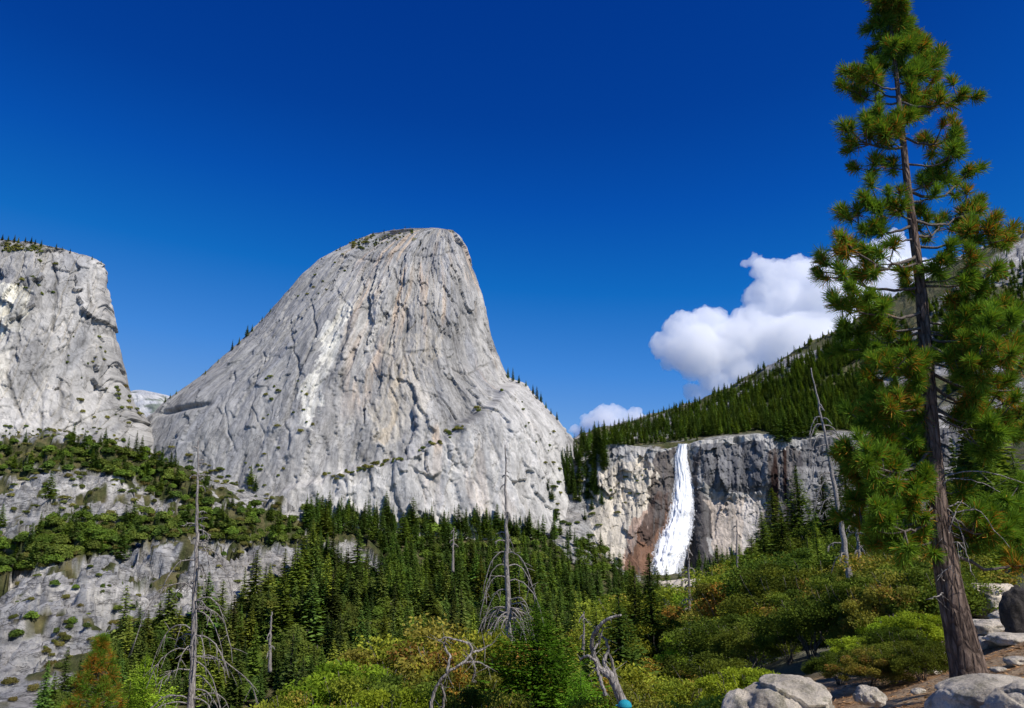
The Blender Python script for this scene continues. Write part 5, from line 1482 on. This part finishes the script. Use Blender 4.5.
# at most 97 boughs: the others ride as side twigs on the nearest bough
perm = RNG.permutation(len(targets)); main = [targets[i] for i in perm[:97]]; extra = {}
for i in perm[97:]:
    k_ = min(range(97), key=lambda q: (main[q][0] - targets[i][0]) ** 2 + (main[q][1] - targets[i][1]) ** 2)
    extra.setdefault(k_, []).append(targets[i])
targets = main
for ti, (tx, ty) in enumerate(targets):
    q = trunk_at(min(700, ty))
    lateral = abs(tx - np.interp(ty, [p[1] for p in pp[::-1]], [p[0] for p in pp[::-1]]))
    # a branch that leaves the stem a little above or below its end and swings up at the tip
    sy = ty + RNG.uniform(0.0, 0.30) * lateral + RNG.uniform(2, 14) if ty < 330 else ty - RNG.uniform(-0.05, 0.30) * lateral
    s0 = trunk_at(max(-10, min(560, sy)))
    depth = RNG.uniform(-0.65, 0.65) * (0.35 + 0.9 * lateral / 60) * 0.9
    end = P(tx, ty, PD + depth) - pb
    v = end - s0; Ln = np.linalg.norm(v)
    t = np.linspace(0, 1, 12)[:, None]
    sag = np.array([0, 0, -0.16 * Ln]) * np.sin(np.pi * t) + RNG.normal(0, 0.012 * Ln, (12, 3)) * np.sin(np.pi * t)
    b = s0 + v * t + sag
    mb = MB(); r0 = 0.010 + 0.011 * min(1.6, Ln)
    mb.tube(b, r0 * np.linspace(1, 0.32, 12), 6)
    st = ([], [])
    dry = 0.42 * RNG.random() ** 1.2 if ty < 330 else 0.38 * RNG.random()
    tips = [(b[-1], unit(b[-1] - b[-3]) + np.array([0, 0, 0.5]))]
    m = 2 if Ln < 0.5 else (4 if Ln < 1.0 else 6)
    if ty > 300: m += 3
    if ty < 150: m += 3
    for j in range(m):
        k = int(RNG.integers(5, 11)); dirn = unit(b[k] - b[k - 1])
        w = unit(dirn * 0.8 + rnd_unit(1)[0] * 0.9 + np.array([0, 0, 0.35]))
        l2 = RNG.uniform(0.12, 0.34) * (0.7 + 0.4 * Ln)
        tt = np.linspace(0, 1, 5)[:, None]
        c2 = b[k] + w * l2 * tt + np.array([0, 0, 0.10 * l2]) * tt ** 2
        mb.tube(c2, r0 * np.linspace(0.5, 0.3, 5), 5)
        tips.append((c2[-1], w + np.array([0, 0, 0.4])))
    for ex, ey in extra.get(ti, []):
        e2 = P(ex, ey, PD + depth * 0.6 + RNG.uniform(-.2, .2)) - pb
        k = 6; tt = np.linspace(0, 1, 8)[:, None]
        c2 = b[k] + (e2 - b[k]) * tt + np.array([0, 0, -0.06]) * np.sin(np.pi * tt)
        mb.tube(c2, r0 * np.linspace(0.6, 0.3, 8), 5)
        tips.append((c2[-1], unit(c2[-1] - c2[-2]) + np.array([0, 0, 0.4])))
        for j in range(3):
            q_ = c2[RNG.integers(4, 7)]; w = unit(rnd_unit(1)[0] + np.array([0, 0, .3])) * RNG.uniform(.1, .26)
            mb.tube(np.array([q_, q_ + w * .5, q_ + w]), np.array([.5, .4, .3]) * r0, 4); tips.append((q_ + w, w + np.array([0, 0, .1])))
    for c_, ax in tips:
        tuft(st, c_, ax, RNG.uniform(0.13, 0.20), int(RNG.integers(210, 280)), dry * RNG.uniform(.3, 1.4))
    o = link('branch', mb.mesh('branch'), M_TWIG, pine)
    link('needles', needles_mesh(st), M_NEEDLE, o)
# bare lower limbs
dl = [[(928, 500), (948, 478), (975, 480), (1000, 492)], [(936, 515), (960, 500), (985, 520), (996, 540)], [(937, 520), (920, 505), (905, 515), (897, 540)], [(935, 500), (950, 510), (962, 530), (966, 556)],
      [(950, 588), (941, 578), (943, 571), (952, 566)], [(948, 590), (938, 596), (929, 599)], [(938, 520), (958, 512), (978, 508), (1010, 548)], [(931, 440), (955, 430), (990, 455), (1015, 452)], [(933, 470), (915, 462), (902, 474), (896, 500)],
      [(936, 505), (924, 498), (915, 500), (908, 512)], [(942, 545), (958, 540), (968, 556), (972, 575)], [(934, 480), (965, 470), (1000, 474), (1030, 486)], [(930, 420), (945, 396), (962, 392), (975, 410)], [(941, 548), (950, 530), (954, 514), (962, 500)]]
for ln in dl:
    dd = RNG.uniform(-0.4, 0.1)
    pts = [(x, y, PD + dd * i / 3 - (0.10 if i else 0)) for i, (x, y) in enumerate(ln)]
    p = smooth_path(wpts(pts, PD), 14, 0.006) - pb
    mb = MB(); mb.tube(p, np.linspace(0.013, 0.004, 14), 5)
    for j in range(4):
        k = RNG.integers(4, 13); tt = np.linspace(0, 1, 5)[:, None]
        mb.tube(p[k] + (unit(RNG.normal(0, 1, 3)) + np.array([0, 0, -.5])) * RNG.uniform(.08, .25) * tt, np.linspace(.005, .002, 5), 4)
    link('dead_branch', mb.mesh('dead_branch'), M_DEAD, pine)

# the small orange tinged pine at the lower left
g = P(84, 790, 34)
yp = bpy.data.objects.new('pine_tree', None); COL.objects.link(yp); yp.location = g
set_props(yp, 'small conical pine with orange and green tufts below the grey slabs', 'pine tree')
Hh = (slope(638) - slope(790)) * 34
link('trunk', trunk_mesh(Hh, 0.09, top=0.99), M_TWIG, yp)
st = ([], []); mb = MB()
for i in range(230):
    f = RNG.random() ** 0.8; z = Hh * (0.15 + 0.85 * f); rr = (1.85 * (1 - f) ** 0.8 + 0.05) * RNG.uniform(0.55, 1.05); th = RNG.uniform(0, 6.28)
    e_ = np.array([rr * math.cos(th), rr * math.sin(th), z])
    mb.tube(np.array([[0, 0, z - 0.25 * rr], e_ * [.5, .5, 1] + [0, 0, -.12 * rr], e_]), np.array([.02, .014, .008]), 4)
    tuft(st, e_, np.array([math.cos(th) * .7, math.sin(th) * .7, 0.9]), 0.30, 90, 0.75 if RNG.random() < .45 else 0.08)
link('branches', mb.mesh('branches'), M_TWIG, yp)
V_ = needles_mesh(st); link('needles', V_, mat_leaf('young_needles', 0, 0, 0.35), yp)

n = 26000
X_ = RNG.uniform(0.5, 15, n); Y_ = RNG.uniform(5.5, 22, n)
Z_ = H(X_, Y_) + RNG.uniform(0.0, 0.012, n)
C_ = np.stack([X_, Y_, Z_], -1)
U_ = unit(np.stack([RNG.normal(size=n), RNG.normal(size=n), RNG.normal(size=n) * .15], -1)); W_ = unit(np.cross(U_, np.array([0, 0, 1.0]) + 0.5 * rnd_unit(n)))
l_ = RNG.uniform(0.03, 0.09, n)
Vl, Ql = quads(C_, U_, W_, l_, l_ * RNG.choice([0.05, 0.06, 0.25], n))
cl_ = np.array([0.30, 0.17, 0.08]) * RNG.uniform(0.35, 1.7, (n, 1))
set_props(link('needle_litter', mesh_np('needle_litter', Vl, Ql, np.repeat(cl_, 4, 0)), mat_leaf('dry_litter', 0, 0, 0.05)), kind='stuff')

# ------------------------------------------------------------------ the hiker whose turquoise cap shows at the bottom
def flat_mat(name, c, rough=0.8):
    m, nt, out = new_mat(name)
    tc = N(nt, 'ShaderNodeTexCoord').outputs['Object']
    n_ = noise(nt, tc, 60.0, 4)
    bsdf(nt, out, mul(nt, c, ramp(nt, n_, [(0.3, 0.75), (0.7, 1.15)]), 0.8), rough, bump(nt, n_, 0.004))
    return m
def skinned(name, verts, edges, radii, mat, parent, sub=2):
    me = bpy.data.meshes.new(name); me.from_pydata(verts, edges, [])
    o = link(name, me, mat, parent)
    md = o.modifiers.new('skin', 'SKIN'); md.use_smooth_shade = True
    for k, rr in enumerate(radii): me.skin_vertices[0].data[k].radius = rr if hasattr(rr, '__len__') else (rr, rr)
    me.skin_vertices[0].data[0].use_root = True
    o.modifiers.new('sub', 'SUBSURF').levels = sub; o.modifiers['sub'].render_levels = sub
    return o
g = ground_at(629, 12.0)
topz = slope(699.5) * 12.0
S_ = (topz - g.z) / 1.78
man = bpy.data.objects.new('person', None); COL.objects.link(man); man.location = g; man.scale = (S_,) * 3; man.rotation_euler = (0, 0, 0.5)
set_props(man, 'hiker in a turquoise cap beside the foot of the twisted dead trunk', 'person')
skin_m = flat_mat('skin', (0.55, 0.34, 0.25), 0.6)
bv = [(0, 0, .95), (0, 0, 1.12), (0, 0, 1.32), (0, 0, 1.45), (0, .01, 1.53), (0, .02, 1.62), (0, .015, 1.70),
      (-.10, 0, .90), (-.11, .02, .50), (-.11, -.02, .10), (-.12, .10, .04), (.10, 0, .90), (.11, .04, .50), (.11, .0, .10), (.12, .12, .04),
      (-.19, 0, 1.42), (-.24, -.03, 1.15), (-.22, .10, .92), (-.21, .15, .86), (.19, 0, 1.42), (.24, -.03, 1.15), (.22, .10, .92), (.21, .15, .86)]
be = [(0, 1), (1, 2), (2, 3), (3, 4), (4, 5), (5, 6), (0, 7), (7, 8), (8, 9), (9, 10), (0, 11), (11, 12), (12, 13), (13, 14), (3, 15), (15, 16), (16, 17), (17, 18), (3, 19), (19, 20), (20, 21), (21, 22)]
br = [(.16, .11), (.14, .10), (.17, .11), (.12, .09), .055, (.078, .092), (.065, .075), .09, .058, .04, .035, .09, .058, .04, .035, .055, .042, .03, .03, .055, .042, .03, .03]
skinned('body', bv, be, br, skin_m, man)
for sx in (-1, 1):
    for k in range(4):
        a = (k - 1.5) * .02
        skinned('finger', [(sx * .21 + a, .15, .86), (sx * .21 + a, .185, .83), (sx * .21 + a, .19, .79 + .008 * abs(k - 1.5))], [(0, 1), (1, 2)], [.010, .009, .007], skin_m, man, 1)
    skinned('thumb', [(sx * .19, .13, .88), (sx * .17, .17, .86), (sx * .175, .19, .84)], [(0, 1), (1, 2)], [.012, .011, .008], skin_m, man, 1)
skinned('shirt', [(0, 0, 1.0), (0, 0, 1.15), (0, 0, 1.34), (0, 0, 1.45), (-.19, 0, 1.43), (-.23, -.02, 1.22), (.19, 0, 1.43), (.23, -.02, 1.22)], [(0, 1), (1, 2), (2, 3), (3, 4), (4, 5), (3, 6), (6, 7)], [(.175, .125), (.155, .115), (.185, .125), (.12, .10), .07, .062, .07, .062], flat_mat('shirt_cloth', (0.20, 0.22, 0.24)), man)
skinned('trousers', [(0, 0, .98), (-.10, 0, .88), (-.11, .02, .50), (-.11, -.02, .12), (.10, 0, .88), (.11, .04, .50), (.11, 0, .12)], [(0, 1), (1, 2), (2, 3), (0, 4), (4, 5), (5, 6)], [(.17, .12), .10, .07, .055, .10, .07, .055], flat_mat('trouser_cloth', (0.10, 0.09, 0.07)), man)
import bmesh
def ball(name, c, rad, mat, parent, cut=None, seg=24):
    bm = bmesh.new(); bmesh.ops.create_uvsphere(bm, u_segments=seg, v_segments=16, radius=1.0)
    if cut is not None: bmesh.ops.delete(bm, geom=[v for v in bm.verts if v.co.z < cut], context='VERTS')
    for v in bm.verts: v.co = Vector((v.co.x * rad[0] + c[0], v.co.y * rad[1] + c[1], v.co.z * rad[2] + c[2]))
    me = bpy.data.meshes.new(name); bm.to_mesh(me); bm.free(); me.polygons.foreach_set('use_smooth', np.ones(len(me.polygons), bool))
    return link(name, me, mat, parent)
white_m, dark_m, cap_m = flat_mat('eye_white', (0.8, 0.8, 0.78), 0.3), flat_mat('dark_hair', (0.04, 0.03, 0.02)), flat_mat('turquoise_cloth', (0.015, 0.26, 0.33))
for sx in (-1, 1):
    ball('eye', (sx * .032, .098, 1.655), (.012, .010, .010), white_m, man, seg=12)
    ball('ear', (sx * .078, .01, 1.64), (.012, .022, .034), skin_m, man, seg=12)
ball('nose', (0, .115, 1.63), (.013, .018, .022), skin_m, man, seg=12)
ball('mouth', (0, .10, 1.59), (.026, .010, .007), flat_mat('lips', (0.45, 0.17, 0.14)), man, seg=12)
ball('hair', (0, -.005, 1.665), (.090, .100, .085), dark_m, man)
cp = ball('cap', (0, .005, 1.68), (.105, .118, .10), cap_m, man, cut=-0.12)
brim = ball('brim', (0, .125, 1.678), (.075, .075, .010), cap_m, cp)


# ------------------------------------------------------------------ look-alikes that still share a description are told apart by their order
bpy.context.view_layer.update()
same = {}
for o in SC.objects:
    if o.parent is None and 'category' in o.keys(): same.setdefault(o['label'], []).append(o)
ORD = ['second', 'third', 'fourth', 'fifth', 'sixth', 'seventh', 'eighth', 'ninth', 'tenth', 'eleventh', 'twelfth', 'thirteenth', 'fourteenth', 'fifteenth']
for lab, obs in same.items():
    n = len(obs)
    if n < 2 or n > 16: continue
    def where(o):
        v = o.matrix_world.translation + Vector((0, 0, 0.5 * 24 * o.scale.z if 'tree' in o['label'] or 'conifer' in o['label'] else 0))
        return proj(v.x, v.y, v.z)[0]
    obs.sort(key=where)
    for i, o in enumerate(obs):
        suf = 'left one' if n == 2 and i == 0 else 'right one' if n == 2 else 'leftmost' if i == 0 else 'rightmost' if i == n - 1 else 'middle one' if n == 3 else ORD[i - 1] + ' from left'
        o['label'] = lab + ', ' + suf
